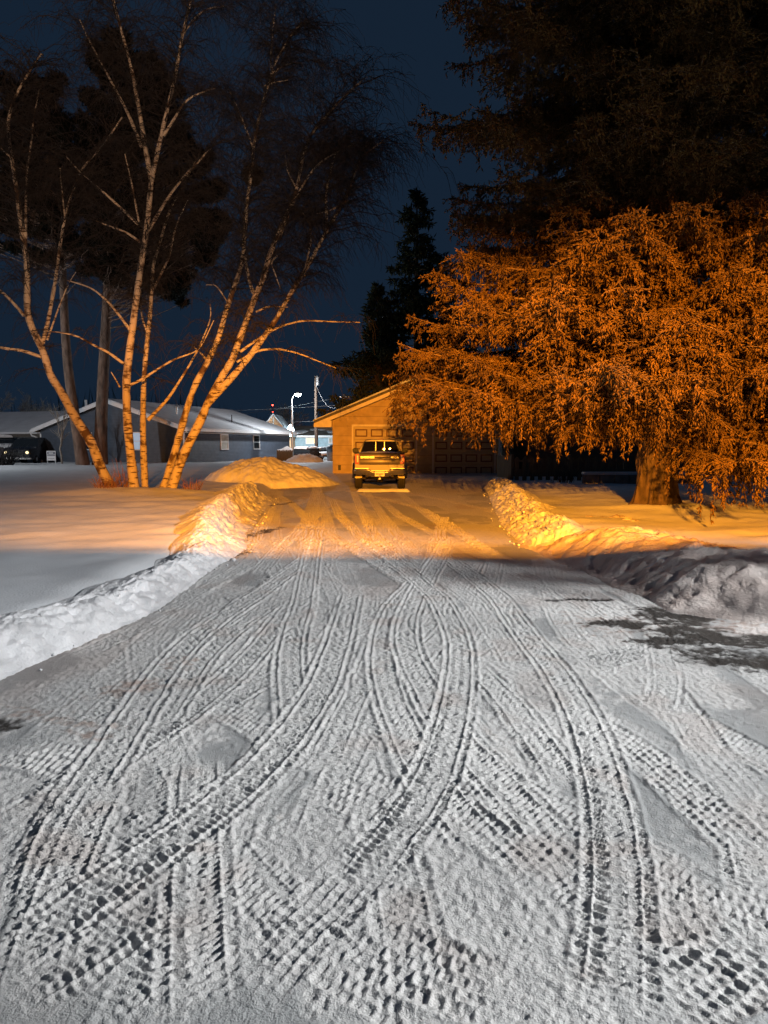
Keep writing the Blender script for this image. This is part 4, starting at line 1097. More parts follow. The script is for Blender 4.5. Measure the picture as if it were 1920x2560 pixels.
# simple parked cars under snow in the far yard
def parked(name, label, cat, px_, Y, rz, paint, L=4.4, W=1.75, Hh=1.45, snow=True, lights=None, group=None):
    X = at(px_, 1130, Y)[0]
    t = thing(name, label, cat, (X, Y, gz(X, Y) - .02), rz, group)
    h = L / 2; k = Hh / 1.45
    def s_(y, w, zt, zb=.30): return [(w, y, zb), (w * 1.0, y, zb + .25), (w * .96, y, zt - .05), (w * .85, y, zt), (-w * .85, y, zt), (-w * .96, y, zt - .05), (-w, y, zb + .25), (-w, y, zb)]
    w = W / 2
    b = MB(); b.loft([s_(-h, w * .86, .78 * k, .40), s_(-h + .18, w * .96, .88 * k), s_(-h * .3, w, .96 * k), s_(h * .6, w, .95 * k), s_(h - .12, w * .95, .88 * k), s_(h, w * .85, .75 * k, .40)]); b.build('body', paint, t, True)
    c = MB(); c.loft([[(a * ww, y, z) for a, z in ((1, .93 * k), (.80 if zt > 1 else 1, zt * k), (-.80 if zt > 1 else -1, zt * k), (-1, .93 * k))] for y, ww, zt in ((-h * .42, w * .93, .95), (-h * .12, w * .92, 1.40), (h * .45, w * .92, 1.45), (h * .85, w * .9, .96))]); c.build('cabin', M['glass'], t)
    r = MB(); r.box(-w * .74, w * .74, -h * .12, h * .46, 1.41 * k, 1.47 * k); r.build('roof', paint, t, bevel=.02)
    for sx in (-1, 1):
        for yy in (-h * .62, h * .62): wheel(t, sx * (w - .10), yy, .31, .2, sx)
        g = MB(); g.lathe([(.11, 0), (.10, -.05), (.03, -.07)], (sx * w * .70, -h + .03, .62 * k), 'y', 12); g.build('headlight', lights or M['clearlens'], t, True)
    g = MB(); g.box(-w * .45, w * .45, -h - .02, -h + .03, .46 * k, .64 * k); g.build('grille', M['black'], t)
    g = MB(); g.box(-w * .95, w * .95, -h - .06, -h + .1, .30, .42); g.build('bumper', M['chrome'], t, bevel=.02)
    if snow:
        q = MB(); q.loft([[(a * ww, y, z) for a, z in ((1, zt - .02), (.9, zt + .12), (.3, zt + .2), (-.3, zt + .2), (-.9, zt + .12), (-1, zt - .02))] for y, ww, zt in ((-h * .16, w * .74, 1.44 * k), (-h * .05, w * .8, 1.47 * k), (h * .4, w * .8, 1.49 * k), (h * .5, w * .7, 1.44 * k))]); q.build('roof_snow', M['bank'], t, True)
        q = MB(); q.loft([[(a * ww, y, z) for a, z in ((1, zt - .03), (.85, zt + .10), (.3, zt + .14), (-.3, zt + .14), (-.85, zt + .10), (-1, zt - .03))] for y, ww, zt in ((-h + .03, w * .8, .78 * k), (-h + .25, w * .9, .90 * k), (-h * .42, w * .9, .98 * k))]); q.build('hood_snow', M['bank'], t, True)
    return t
parked('parked_truck', 'dark truck nosed out of the carport beside the blue grey house', 'truck', 74, 52.4, rad(8), M['darkpaint'], 5.2, 2.0, 1.85, False, emit('headlight_glint_glow', (1.0, .75, .4), 1.6))  # headlight glow stands in for a reflected glint
parked('parked_car', 'snow-covered car at the far left edge beside the carport', 'car', 5, 54, rad(50), M['paint'], 4.6, 1.9, 1.9)
parked('parked_car', 'snow-covered car right of the street lamp base in the far yard', 'car', 765, 62, rad(75), M['darkpaint'], 3.6, 1.6, .95, group='snowed-in cars in the far yard')
parked('parked_car', 'snow-covered car half hidden by the left corner of the garage', 'car', 812, 60, rad(15), M['paint'], 3.4, 1.5, .9, group='snowed-in cars in the far yard')

# odds and ends in the far yard
X = at(829, 1130, 56)[0]
t = thing('rubbish_bin', 'rounded blue grey bin beside the garage corner', 'bin', (X, 56, gz(X, 56) - .02))
b = MB(); b.lathe([(.34, 0), (.40, .9), (.42, .95)], n=18); b.build('bin_body', M['tarp'], t, True)
b = MB(); b.lathe([(.43, .95), (.43, 1.0), (.36, 1.15), (.2, 1.26), (.03, 1.3)], n=18); b.build('lid', M['tarp'], t, True)
X = at(784, 1130, 58.5)[0]
t = thing('stacked_tyres', 'black round tyre stack in front of the wooden pole', 'tyres', (X, 58.5, gz(X, 58.5) - .02))
b = MB()
for k in range(4): b.lathe([(.2, k * .25), (.36, k * .25), (.42, k * .25 + .05), (.42, k * .25 + .19), (.36, k * .25 + .24), (.2, k * .25 + .24)], (.02 * k, 0, 0), 'z', 20)
b.build('tyre', M['rubber'], t, True)
b = MB(); b.lathe([(.40, 1.0), (.34, 1.10), (.15, 1.16), (.02, 1.17)], n=16); b.build('snow_cap', M['bank'], t, True)
c0 = at(692, 1145, 56); c1 = at(732, 1145, 57.5)
t = thing('wooden_bin', 'boarded wooden bin heaped with snow beside the blue grey house', 'bin', (c0[0], 56, gz(c0[0], 56) - .05), rad(8))
Lw = c1[0] - c0[0] + .2; b = MB(); n = 9
for i in range(n): b.box(Lw * i / n + .01, Lw * (i + 1) / n - .01, 0, .03, 0, .88 + .03 * (i % 2))
b.box(0, .03, .03, 1.2, 0, .9); b.box(Lw - .03, Lw, .03, 1.2, 0, .9); b.box(0, Lw, 1.2, 1.23, 0, .9); b.build('boards', M['wood'], t)
b = MB(); b.loft([[(x, y * 1.18 + .03, z) for y, z in ((0, .80), (.15, .92), (.5, hh), (.85, .93), (1, .80))] for x, hh in ((.04, .9), (Lw * .3, 1.0), (Lw * .65, 1.22), (Lw - .04, 1.0))]); b.build('snow_heap', M['bank'], t, True)
mound('snow_pile', 'smooth grey snow heap in front of the far parked cars', at(762, 1140, 53)[0], 53, 1.5, 1.0, .62, 31, M['bank'])

# ------------------------------------------------------------------ birches
def birch(label, base_px, Y0, stems, twig_n, seed, lean=.02, yscale=1.0):
    """stems: list of (pixel polyline, r0, r1); the first starts at the ground. Pixel lines are lifted to the tree's own depth."""
    rng = np.random.default_rng(seed)
    b0 = at(*base_px, Y0); base = np.array((b0[0], Y0, gz(b0[0], Y0) - .12))
    t = thing('birch_tree', label, 'birch tree', tuple(base), 0, 'birches growing in one clump on the lawn')
    mb = MB(); paths = []
    for k, (pts, r0, r1) in enumerate(stems):
        dep = rng.uniform(-.12, .12) if k else 0
        W = []
        for i, (x, y) in enumerate(pts):
            hgt = max(0, (1230 - y) / FPX * Y0)
            W.append(at(x, y, Y0 + lean * hgt + dep * min(1, i / 2.0) * 2 + .05 * math.sin(hgt * 1.3 + seed)))
        W = resample(np.array(W), max(6, len(pts) * 4)) - base
        rr = np.linspace(0, 1, len(W)); rr = .84 * (r0 + (r1 - r0) * rr ** .85)
        if k == 0: rr[0] *= 1.25; rr[1] *= 1.08; W[0, 2] = min(W[0, 2], -.1)
        mb.tube(W, list(rr * (1 + .05 * rng.standard_normal(len(rr)))), 10)
        paths.append((W, rr))
    mb.build('trunk', M['birch'], t, True)
    # twigs: drooping sprays from the upper stems
    A, RA, B, RB = [], [], [], []
    wts = np.array([np.linalg.norm(W[-1] - W[0]) * (.35 if (W[-1, 2] < 6.5) else 1.0) for W, _ in paths]); wts /= wts.sum()
    for _ in range(twig_n):
        W, rr = paths[rng.choice(len(paths), p=wts)]
        q = rng.uniform(.22, 1) ** .8 * (len(W) - 1); i = min(int(q), len(W) - 2); p = W[i] + (W[i + 1] - W[i]) * (q - i)
        low = p[2] < 5.2
        if low and rng.random() < .72: continue
        az = rng.uniform(0, 2 * math.pi); up = rng.uniform(.1, .9)
        ax = unit((W[i + 1] - W[i])[None])[0]
        d = unit((np.array((math.cos(az), math.sin(az) * .8, up)) + .5 * ax)[None])[0]
        Lb = rng.uniform(.6, 2.1) * (1 if not low else .45)
        s = np.linspace(0, 1, 7)
        droop = rng.uniform(.25, .85)
        P = p + d * (s * Lb)[:, None] + np.array((0, 0, -1.0)) * (droop * Lb * s ** 2.2)[:, None] + np.cumsum(rng.normal(0, .028 * Lb, (7, 3)), 0)
        A.append(P); RA.append(np.linspace(min(.014, rr[i] * .5), .0045, 7))
        for _k in range(rng.integers(7, 13)):
            j = rng.uniform(.25, 1) * 6; jj = min(int(j), 5); pp = P[jj] + (P[jj + 1] - P[jj]) * (j - jj)
            az2 = rng.uniform(0, 2 * math.pi); ll = rng.uniform(.25, .85); s2 = np.linspace(0, 1, 5)
            dd = unit((np.array((math.cos(az2), math.sin(az2), rng.uniform(-.4, .5))) + .7 * d)[None])[0]
            P2 = pp + dd * (s2 * ll * .8)[:, None] + np.array((0, 0, -1.0)) * (rng.uniform(.4, 1.3) * ll * s2 ** 1.7)[:, None] + np.cumsum(rng.normal(0, .03, (5, 3)), 0)
            B.append(P2); RB.append(np.linspace(.0055, .0032, 5))
    nb = NB(); nb.tubes(np.array(A), np.array(RA), 4); nb.tubes(np.array(B), np.array(RB), 3)
    nb.build('crown', M['twig'], t)
    return t, base, paths

birch('leftmost birch leaning left with two tall bare stems', (283, 1234), 19.0, [
    ([(286, 1236), (252, 1171), (229, 1105), (185, 1041), (153, 978), (124, 940), (116, 901), (102, 862), (83, 828), (68, 789), (68, 754), (68, 658), (58, 602), (42, 478), (29, 393), (19, 328), (23, 278), (50, 216), (77, 174), (104, 135)], .175, .025),
    ([(106, 858), (118, 816), (127, 766), (139, 700), (147, 633), (162, 540), (189, 455), (200, 425), (262, 359), (305, 293)], .07, .02),
    ([(64, 620), (64, 540), (66, 430), (78, 360), (84, 290), (98, 225)], .05, .016),
    ([(104, 893), (58, 876), (0, 870), (-50, 850)], .06, .03),
    ([(60, 789), (31, 754), (0, 725), (-60, 690)], .055, .03),
    ([(118, 850), (150, 760), (175, 700), (190, 680)], .035, .012),
    ([(162, 540), (155, 480), (150, 420)], .025, .012),
    ([(29, 395), (12, 380), (-20, 350)], .03, .015)], 430, 11)
birch('straight pale birch stem forking high in the middle of the clump', (337, 1240), 18.7, [
    ([(338, 1242), (327, 1142), (318, 1056), (315, 957), (320, 909), (328, 847), (336, 785), (347, 700), (359, 623), (370, 548), (378, 450), (397, 366), (417, 278), (440, 185), (455, 89), (478, 0), (492, -60)], .155, .03),
    ([(378, 450), (363, 366), (347, 270), (328, 162), (305, 85), (284, 0), (270, -60)], .085, .03),
    ([(354, 366), (320, 282), (270, 189), (216, 89), (200, 50)], .06, .015),
    ([(345, 560), (270, 490), (200, 432), (165, 390)], .05, .014),
    ([(352, 606), (315, 580), (278, 567), (240, 552)], .045, .014),
    ([(366, 585), (417, 498), (463, 436), (498, 405), (520, 372), (560, 350)], .06, .016),
    ([(409, 339), (440, 290), (463, 251), (500, 232), (540, 220)], .05, .014),
    ([(347, 555), (330, 460), (312, 385)], .035, .012),
    ([(309, 909), (270, 880), (231, 862), (200, 842), (154, 831), (110, 828)], .05, .014),
    ([(324, 824), (300, 790), (270, 754), (231, 720), (166, 700)], .05, .014),
    ([(316, 966), (345, 955), (386, 928), (436, 897), (498, 878), (535, 800)], .045, .012),
    ([(300, 968), (290, 950), (278, 930)], .03, .012),
    ([(455, 89), (490, 40), (520, 20), (560, 15)], .03, .012)], 560, 12)
birch('dark mottled birch stem beside the straight one', (362, 1226), 19.4, [
    ([(363, 1228), (359, 1142), (357, 1056), (359, 957), (366, 870), (376, 785), (380, 700), (382, 658), (397, 617), (424, 521), (463, 455), (490, 400)], .12, .022),
    ([(370, 1050), (420, 998), (457, 940), (490, 885), (517, 824), (530, 790), (525, 760)], .06, .015),
    ([(380, 730), (400, 690), (425, 640), (440, 560), (470, 500)], .045, .014),
    ([(368, 830), (352, 790), (353, 700), (350, 640)], .035, .012)], 260, 13)
birch('birch bending right with a twig nest in its upper fork', (405, 1230), 19.2, [
    ([(404, 1232), (434, 1142), (451, 1079), (469, 1015), (490, 955), (517, 909), (544, 855), (563, 785), (582, 727), (596, 690), (609, 638), (612, 570), (620, 488), (626, 449), (632, 391), (638, 342), (651, 277), (671, 212), (684, 163), (716, 104), (755, 55)], .13, .022),
    ([(640, 745), (626, 715), (617, 669), (612, 640)], .06, .05),
    ([(678, 175), (677, 130), (685, 49), (690, 10)], .03, .012),
    ([(680, 185), (705, 165), (740, 155)], .03, .012),
    ([(633, 370), (612, 315), (590, 260), (570, 220)], .035, .012),
    ([(660, 215), (690, 205), (720, 200)], .03, .012),
    ([(520, 905), (500, 880), (485, 868)], .04, .02),
    ([(575, 765), (556, 735), (540, 712), (515, 712)], .03, .012)], 480, 14)
_, nb_, _p = birch('thick rightmost birch with arching limbs reaching over the driveway', (425, 1234), 18.8, [
    ([(424, 1236), (451, 1154), (475, 1102), (491, 1072), (506, 1042), (518, 1009), (541, 968), (559, 933), (582, 900), (598, 851), (617, 800), (640, 735), (661, 693), (671, 644), (690, 599), (706, 560), (729, 511), (742, 475), (755, 400), (768, 358), (788, 319), (814, 293), (853, 247), (905, 202)], .165, .02),
    ([(516, 1012), (559, 966), (592, 930), (617, 900), (640, 870), (690, 800), (720, 745), (752, 693), (785, 638), (811, 586), (837, 544), (869, 488), (885, 439), (898, 397), (915, 361), (934, 348)], .12, .022),
    ([(696, 600), (735, 500), (788, 413), (843, 378), (885, 361)], .055, .016),
    ([(818, 580), (814, 482), (827, 423), (850, 342)], .05, .015),
    ([(600, 880), (648, 845), (700, 815), (760, 800), (820, 804), (900, 806)], .048, .012),
    ([(592, 905), (648, 874), (700, 872), (752, 885), (800, 905), (840, 920)], .042, .012),
    ([(760, 690), (778, 600), (776, 560), (755, 530)], .04, .012),
    ([(693, 640), (676, 655), (690, 690), (700, 720)], .03, .012),
    ([(870, 500), (830, 525), (790, 535)], .035, .012),
    ([(742, 470), (718, 430), (712, 380)], .03, .012),
    ([(900, 395), (930, 372), (960, 350)], .03, .012),
    ([(640, 780), (670, 765), (720, 768)], .035, .014)], 720, 15)
# squirrel nest wedged in the right-leaning birch
nw = at(632, 436, 19.55)
rng = np.random.default_rng(5); N = 900
dirs = unit(rng.normal(size=(N, 3))); pos = dirs * (rng.uniform(.35, 1, (N, 1)) * np.array((.30, .26, .31)))
tan = unit(np.cross(dirs, rng.normal(size=(N, 3))))
nb = NB(); nb.sprigs(pos - tan * .1, tan, rng.uniform(.16, .3, N), rng.uniform(.008, .018, N))
t = nb.build('squirrel_nest', M['nest']); t.location = tuple(nw)
props(t, 'dark ball of twigs wedged high in the nest birch', 'nest')

# ------------------------------------------------------------------ spruces
def spruce(name, label, cat, base, H, Rf, nbr, seed, sp=.06, sl=(.10, .17), sr=(.011, .017), r0=.40, zmin=.9, dens=6.0, hang=1.0, needle='needles', group=None, face=None, droop=.22, azbias=None, extra=()):
    rng = np.random.default_rng(seed)
    t = thing(name, label, cat, tuple(base), 0, group)
    tr = MB(); k = 14; hs = np.linspace(0, H, k)
    ang = np.linspace(0, 2 * math.pi, 73)[:-1]
    secs = []
    BK = lambda a, h: .05 * math.sin(11 * a + h * 2.3) + .05 * math.sin(17 * a - h * 3.1 + 1) + .03 * math.sin(5 * a + h * 7) + .04 * math.sin(29 * a + 4 * math.sin(h * 5))
    for h in np.concatenate([[0, .12, .3, .45, .6, .75, .9, 1.05, 1.2, 1.35], hs[1:]]):
        r = r0 * (1 - h / H) ** .8 + .012 + r0 * .42 * math.exp(-h / .20)
        fl = .16 * math.exp(-h / .45)
        secs.append([(r * (1 + fl * math.sin(5 * a + seed) + BK(a, h)) * math.cos(a), r * (1 + fl * math.sin(5 * a + seed) + BK(a, h)) * math.sin(a), h) for a in ang])
    tr.loft(secs); tr.build('trunk', M['sprucebark'], t, True)
    LP, LR, S_p, S_d, S_l, S_r = [], [], [], [], [], []
    LP2, LR2 = [], []
    for i in range(nbr + len(extra)):
        z0 = zmin + (H - zmin) * ((i + rng.random()) / nbr) ** 1.25
        az = rng.uniform(0, 2 * math.pi)
        if azbias is not None and rng.random() < azbias[1]: az = azbias[0] + rng.normal(0, 1.0)
        if i >= nbr: z0, az = extra[i - nbr]
        L = Rf(z0) * rng.uniform(.72, 1.06)
        if L < .15: continue
        hg = hang * (1.9 if i >= nbr and z0 < 2.19 else 1.0)
        f = np.array((math.cos(az), math.sin(az), 0)); sd = np.array((-f[1], f[0], 0))
        toward = face is None or float(f[:2] @ face) > -.35
        dn = dens * (1.0 if toward else .5)
        dr = droop * rng.uniform(.6, 1.3)
        u = np.linspace(0, 1, 12)
        bend = rng.normal(0, .06) * L
        def axis(u): return f * (u * L)[:, None] + sd * (bend * u ** 2)[:, None] + np.array((0, 0, 1.0)) * (z0 + L * (.10 * u - (dr + .12) * u ** 2 + .16 * u ** 5))[:, None]
        LP.append(axis(u)); LR.append(np.linspace(.014 + .006 * L, .005, 12))
        nl = max(4, int(L * dn))
        ul = np.concatenate([rng.uniform(.16, 1, nl), rng.uniform(.16, 1, nl)]); side = np.concatenate([np.ones(nl), -np.ones(nl)])
        o0 = axis(ul); e = .02
        tg = unit(axis(np.minimum(ul + e, 1.0)) - axis(ul - e))
        ll = (.22 + .20 * L * np.sqrt(np.clip(1.02 - ul, 0, 1))) * rng.uniform(.6, 1.2, 2 * nl)
        a_ = rng.uniform(.5, 1.1, 2 * nl)
        dd = unit(tg * np.cos(a_)[:, None] + sd * (np.sin(a_) * side)[:, None] + np.array((0, 0, 1.0)) * rng.uniform(-.25, .12, 2 * nl)[:, None])
        v = np.linspace(0, 1, 5)
        PL = o0[:, None, :] + dd[:, None, :] * (ll[:, None] * v)[..., None]
        PL[:, :, 2] -= (ll[:, None] * .35 * v ** 2)
        LP2.append(PL); LR2.append(np.broadcast_to(np.linspace(.006, .003, 5), PL.shape[:2]))
        # sprigs along laterals
        cnt = np.maximum(2, (ll / sp).astype(int)); idx = np.repeat(np.arange(2 * nl), cnt)
        w = rng.random(len(idx)); p = o0[idx] + dd[idx] * (ll[idx] * w)[:, None]; p[:, 2] -= ll[idx] * .35 * w ** 2
        dirn = dd[idx] * .55 + rng.normal(0, .42, (len(idx), 3)) + np.array((0, 0, -.55 * hg))
        S_p.append(p); S_d.append(dirn)
        # sprigs on the axis itself
        na = int(L / sp * .9); w = rng.uniform(.2, 1, na); S_p.append(axis(w)); S_d.append(f * .8 + rng.normal(0, .55, (na, 3)))
        # hanging curtains
        if hang > 0:
            hm = rng.random(2 * nl) < .75
            hi = np.nonzero(hm)[0]; hl = rng.uniform(.12, .50, len(hi)) * hg * min(1.2, .5 + .22 * L)
            hw = rng.uniform(.3, 1, len(hi)); hp = o0[hi] + dd[hi] * (ll[hi] * hw)[:, None]; hp[:, 2] -= ll[hi] * .35 * hw ** 2
            c2 = np.maximum(1, (hl / (sp * .72)).astype(int)); ix = np.repeat(np.arange(len(hi)), c2); q = rng.random(len(ix))
            p = hp[ix].copy(); p[:, 2] -= hl[ix] * q; p += rng.normal(0, .018, p.shape)
            S_p.append(p); S_d.append(np.array((0, 0, -1.0)) + rng.normal(0, .36, p.shape))
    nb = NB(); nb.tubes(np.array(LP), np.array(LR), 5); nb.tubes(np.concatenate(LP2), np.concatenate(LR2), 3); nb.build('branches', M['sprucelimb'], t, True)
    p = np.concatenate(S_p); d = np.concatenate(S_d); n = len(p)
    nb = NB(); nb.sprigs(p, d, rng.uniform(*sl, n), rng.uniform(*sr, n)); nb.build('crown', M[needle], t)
    print('spruce', name, n)
    return t

def R_big(z): return float(np.interp(z, [0, 1, 1.8, 2.6, 4, 5, 6.5, 8, 11, 16, 21], [4.0, 4.5, 5.0, 5.5, 5.3, 4.4, 4.5, 5.0, 4.6, 2.8, .4]))
bx = at(1638, 1278, 14.7)
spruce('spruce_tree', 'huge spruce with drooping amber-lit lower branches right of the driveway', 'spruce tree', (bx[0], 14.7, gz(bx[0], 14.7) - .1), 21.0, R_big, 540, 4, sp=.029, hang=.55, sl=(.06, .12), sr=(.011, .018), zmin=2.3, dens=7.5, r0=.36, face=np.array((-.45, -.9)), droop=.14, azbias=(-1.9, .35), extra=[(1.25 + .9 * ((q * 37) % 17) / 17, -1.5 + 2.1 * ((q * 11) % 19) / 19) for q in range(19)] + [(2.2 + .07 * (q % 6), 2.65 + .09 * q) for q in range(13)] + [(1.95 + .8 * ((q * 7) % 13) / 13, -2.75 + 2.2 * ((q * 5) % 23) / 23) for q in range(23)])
spruce('shade_spruce', 'young spruce added unseen beyond the right edge to shade the bank', 'spruce tree', (8.3, 4.95, gz(8.3, 4.95) - .05), 4.5, lambda z: 1.2 * max(.0, 1 - z / 4.6) ** .35 + .1, 110, 51, sp=.05, hang=.6, r0=.09, zmin=.5, dens=7)  # out of view, put in to shade the right snow bank
def R_cone(H, R, p=.9): return lambda z: R * (max(0, 1 - z / H)) ** p * (.75 + .25 * math.sin(z * 2.1)) + .1
for px_, top, Y, R, lab, sd_ in ((1040, 465, 46, 6.0, 'tall ragged dark spruce behind the garage roof', 21), (945, 700, 44, 3.3, 'shorter pointed dark spruce left of the ragged one', 22), (1130, 760, 50, 3.6, 'dark spruce filling the gap behind the big spruce', 23), (1880, 640, 48, 5.0, 'dark spruce behind the house at the right edge', 24)):
    b0 = at(px_, 1100, Y); zb = gz(b0[0], Y); H = at(px_, top, Y)[2] - zb
    spruce('dark_spruce', lab, 'spruce tree', (b0[0], Y, zb), H, R_cone(H, R * 1.35, .95), int(13 * H), sd_, sp=.11, sl=(.22, .46), sr=(.04, .07), r0=.25, zmin=2.4, dens=3.4, hang=.45, needle='farneedles', group='dark spruces behind the garage', droop=.16)

# ------------------------------------------------------------------ pines behind the birches
def inside(poly, x, y):
    c = False; n = len(poly)
    for i in range(n):
        x1, y1 = poly[i]; x2, y2 = poly[i - 1]
        if (y1 > y) != (y2 > y) and x < (x2 - x1) * (y - y1) / (y2 - y1) + x1: c = not c
    return c
def pine(label, trunk_px, Y, r0, poly, ncl, seed):
    rng = np.random.default_rng(seed)
    T = [at(x, y, Y) for x, y in trunk_px]; base = np.array((T[0][0], Y, gz(T[0][0], Y) - .1))
    T[0] = base.copy(); W = resample(np.array(T), 16) - base
    t = thing('pine_tree', label, 'pine tree', tuple(base), 0, 'tall pines behind the birches')
    mb = MB(); mb.tube(W, list(r0 * (1 - .72 * np.linspace(0, 1, 16)) * (1 + .25 * np.exp(-np.linspace(0, 1, 16) * 25))), 14); mb.build('trunk', M['pinebark'], t, True)
    xs_ = [p[0] for p in poly]; ys_ = [p[1] for p in poly]
    LP, LR, Sp, Sd, Sl = [], [], [], [], []
    k = 0
    while k < ncl:
        x, y = rng.uniform(min(xs_), max(xs_)), rng.uniform(min(ys_), max(ys_))
        q_ = np.array([x]), np.array([y])
        if not inside(poly, x + 70 * (float(fbm(q_[0] / 28, q_[1] / 28, 2, seed)[0]) - .5), y + 70 * (float(fbm(q_[0] / 28 + 50, q_[1] / 28, 2, seed)[0]) - .5)): continue
        if float(fbm(q_[0] / 48, q_[1] / 30, 2, seed + 9)[0]) < .42: continue
        k += 1
        c = at(x, y, Y + rng.normal(0, 1.9)) - base
        zt = c[2] - rng.uniform(.2, 1.2) - .18 * abs(c[0] - np.interp(c[2], W[:, 2], W[:, 0]))
        zt = np.clip(zt, W[2, 2], W[-1, 2]); o0 = np.array([np.interp(zt, W[:, 2], W[:, i]) for i in range(3)])
        s = np.linspace(0, 1, 7)[:, None]; P = o0 + (c - o0) * s; P[:, 2] += (np.sin(s[:, 0] * math.pi) * -.25); P[1:-1] += rng.normal(0, .10, (5, 3))
        LP.append(P); LR.append(np.linspace(.05, .015, 7))
        R = rng.uniform(.3, .85); m = int(170 * R)
        cc_ = unit(rng.normal(size=(m, 3))) * rng.random((m, 1)) ** .45 * np.array((R, R, R * .55)) + c
        cl = np.repeat(cc_, 5, 0); Sp.append(cl)
        Sd.append(np.repeat(unit(cc_ - c + (0, 0, -.1)), 5, 0) * .5 + rng.normal(0, .6, (len(cl), 3)) + (0, 0, .35)); Sl.append(rng.uniform(.18, .40, len(cl)))
    nb = NB(); nb.tubes(np.array(LP), np.array(LR), 4); nb.build('branches', M['pinebark'], t, True)
    p = np.concatenate(Sp); d = np.concatenate(Sd); l_ = np.concatenate(Sl)
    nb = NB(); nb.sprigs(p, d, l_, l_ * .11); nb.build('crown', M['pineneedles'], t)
    return t
pine('pine with leaning grey trunk seen between the two left birches', [(208, 1162), (190, 1060), (172, 960), (162, 850), (158, 700), (150, 450), (135, 230)], 46, .36,
     [(130, 180), (165, 260), (190, 330), (240, 420), (260, 560), (230, 680), (150, 650), (60, 640), (-80, 620), (-120, 420), (-60, 260), (0, 215), (50, 225)], 280, 31)
pine('taller pine with straight trunk and broad black crown behind the clump', [(250, 1166), (252, 1060), (258, 930), (266, 800), (275, 600), (285, 350), (288, 130)], 47, .42,
     [(285, 85), (330, 110), (380, 140), (420, 200), (440, 270), (480, 330), (510, 390), (560, 560), (555, 620), (480, 690), (460, 760), (400, 720), (330, 700), (270, 690), (200, 640), (190, 480), (185, 320), (215, 215), (240, 150)], 470, 32)

# ------------------------------------------------------------------ bare background trees, far woods
def bare_tree(name, label, px_, Y, H, seed, mater, cat='bare tree', group=None, spread=.55, r0=.14, base=None, depth=5, kids=(3, 5), rmin=.018):
    rng = np.random.default_rng(seed)
    if base is None: X = at(px_, 1100, Y)[0]
    else: X = base
    t = thing(name, label, cat, (X, Y, gz(X, Y) - .1), 0, group)
    A = {}
    def grow_(p, d, L, r, lev):
        k = 7; s = np.linspace(0, 1, k)
        P = p + d * (s * L)[:, None] + np.cumsum(rng.normal(0, .022 * L, (k, 3)), 0); P[0] = p
        A.setdefault(lev, []).append((P, np.linspace(r, r * .55, k)))
        if lev >= depth: return
        for _ in range(rng.integers(*kids)):
            q = rng.uniform(.35, 1); i = min(int(q * (k - 1)), k - 2); pp = P[i]
            dd = unit((d + rng.normal(0, spread, 3) + (0, 0, .18))[None])[0]
            grow_(pp, dd, L * rng.uniform(.5, .78), max(rmin, r * .5), lev + 1)
    grow_(np.zeros(3), np.array((rng.normal(0, .06), 0, 1.0)), H * .42, r0, 0)
    tb = NB(); cb = NB()
    for lev, lst in A.items():
        (tb if lev < 2 else cb).tubes(np.array([a for a, _ in lst]), np.array([b for _, b in lst]), 6 if lev < 2 else 3)
    tb.build('trunk', mater, t, True); cb.build('crown', mater, t)
    return t
BG = 'bare trees behind the houses'
bare_tree('bare_tree', 'pale bare tree above the carport roof at the left edge', 25, 72, 9.5, 1, M['greytwig'], group=BG)
bare_tree('bare_tree', 'pale bare tree rising left of the white roof flue', 70, 75, 8.5, 2, M['greytwig'], group=BG)
bare_tree('bare_tree', 'slender bare tree just left of the leaning pine trunk', 125, 70, 8.0, 3, M['greytwig'], group=BG)
bare_tree('bare_tree', 'bare tree above the far ridge of the blue grey house', 590, 92, 9.5, 4, M['greytwig'], group=BG)
bare_tree('bare_tree', 'wide bare tree behind the radio mast', 660, 95, 9.5, 5, M['greytwig'], group=BG)
bare_tree('bare_tree', 'bare tree right behind the lit street lamp head', 715, 98, 10, 6, M['greytwig'], group=BG)
bare_tree('bare_tree', 'bare tree between the wooden pole and the garage roof', 825, 90, 8.5, 7, M['greytwig'], group=BG)
bare_tree('bare_tree', 'thin bare tree above the garage roof beside the dark spruce', 1185, 70, 14, 8, M['greytwig'], group=BG)
bare_tree('sapling', 'thin sapling against the blue grey gable beside the sign', 152, 48, 5.2, 9, M['greytwig'], cat='sapling', r0=.07, depth=3, spread=.3)
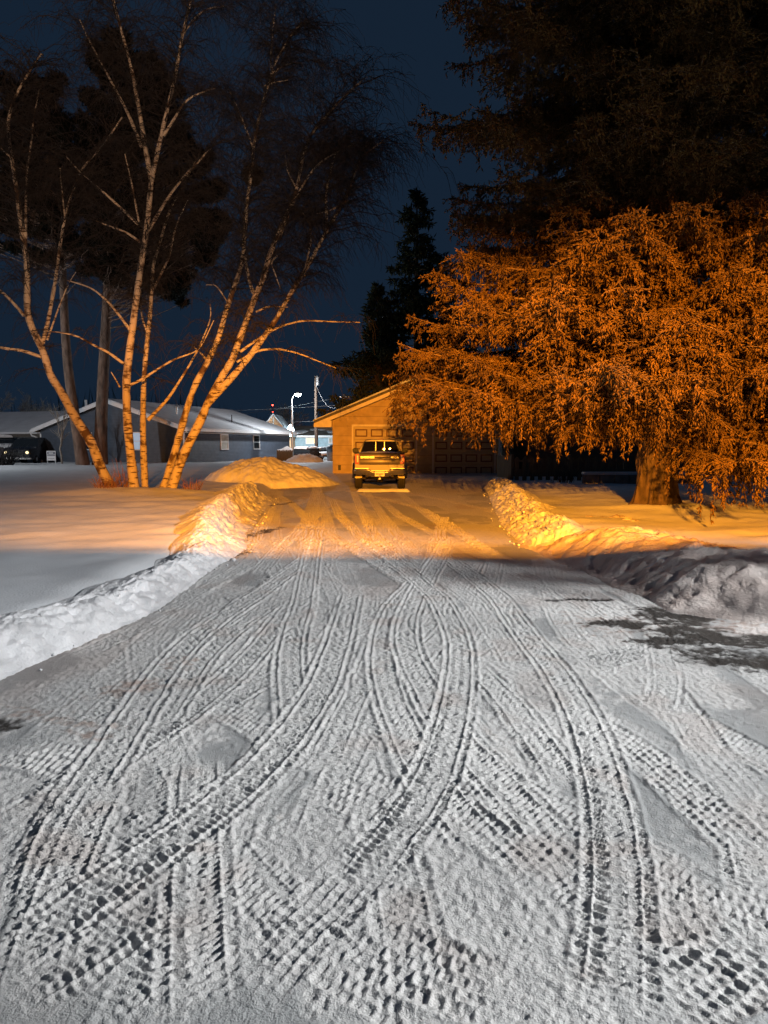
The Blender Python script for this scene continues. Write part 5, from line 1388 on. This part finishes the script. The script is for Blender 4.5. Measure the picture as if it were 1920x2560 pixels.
# tree beyond the right edge whose limbs throw streaks over the driveway
bare_tree('bare_tree', 'bare roadside tree standing beyond the right edge of view', 0, 3.9, 7.5, 41, M['twig'], base=9.6, r0=.065, rmin=.007, depth=4, spread=.6)
rng = np.random.default_rng(77); N = 15000
az = rng.uniform(-.95, .95, N); rr_ = rng.uniform(118, 170, N)
fx, fy = np.sin(az) * rr_, np.cos(az) * rr_
hh = rng.uniform(4, 9, N) * (1 + .35 * np.sin(fx * .11))
nb = NB(); nb.sprigs(np.stack([fx, fy, np.zeros(N)], 1), np.stack([rng.normal(0, .16, N), np.zeros(N), np.ones(N)], 1), hh * rng.uniform(.5, 1.1, N), rng.uniform(.05, .22, N))
o = nb.build('far_woods', M['farneedles']); props(o, 'dark far woods along the horizon', 'woods', None, 'stuff')

# ------------------------------------------------------------------ shrubs, weeds, loose twigs
def shrub(name, label, px_, py_, Y, n, h, spread, seed, mater, cat='shrub', group=None, r=.006):
    rng = np.random.default_rng(seed); X = at(px_, py_, Y)[0]
    t = thing(name, label, cat, (X, Y, gz(X, Y) - .04), 0, group)
    P = []
    for _ in range(n):
        a = rng.uniform(0, 6.28); q = np.array((math.cos(a), math.sin(a), 0)) * rng.random() ** .5 * spread
        d = q / spread * rng.uniform(.1, .8) + np.array((0, 0, 1.0)); s = np.linspace(0, 1, 6)[:, None]; L = h * rng.uniform(.45, 1)
        p = q * .5 + d * s * L; p[:, 2] -= (.35 * rng.random() * L * s[:, 0] ** 2.5); P.append(p + np.cumsum(rng.normal(0, .03 * L, (6, 3)), 0))
    nb = NB(); nb.tubes(np.array(P), np.tile(np.linspace(r, r * .5, 6), (n, 1)), 4); nb.build('stems', mater, t)
    return t
shrub('dry_shrub', 'tall reddish dry stems between the first two birch trunks', 308, 1220, 19.0, 46, .85, .22, 1, M['weed'])
shrub('dry_shrub', 'low reddish scrub in front of the leftmost birch base', 268, 1245, 18.4, 120, .42, .55, 2, M['weed'])
shrub('dry_shrub', 'sparse reddish scrub right of the birch clump', 480, 1222, 18.9, 60, .40, .45, 3, M['weed'])
shrub('dry_shrub', 'tangled dark bush with arching stems at the left edge', 12, 1160, 45, 160, 1.6, .9, 4, M['twig'], r=.014)
shrub('dry_shrub', 'small dark bush right of the wooden fence', 1412, 1205, 25.3, 70, .75, .5, 5, M['twig'])
shrub('dry_shrub', 'few dark twigs sticking from the snow before the fence', 1376, 1208, 24.8, 9, .3, .15, 6, M['twig'])
shrub('dry_shrub', 'weed tuft on the crest of the narrow snow bank', 1268, 1268, 16.8, 22, .2, .12, 7, M['weed'])
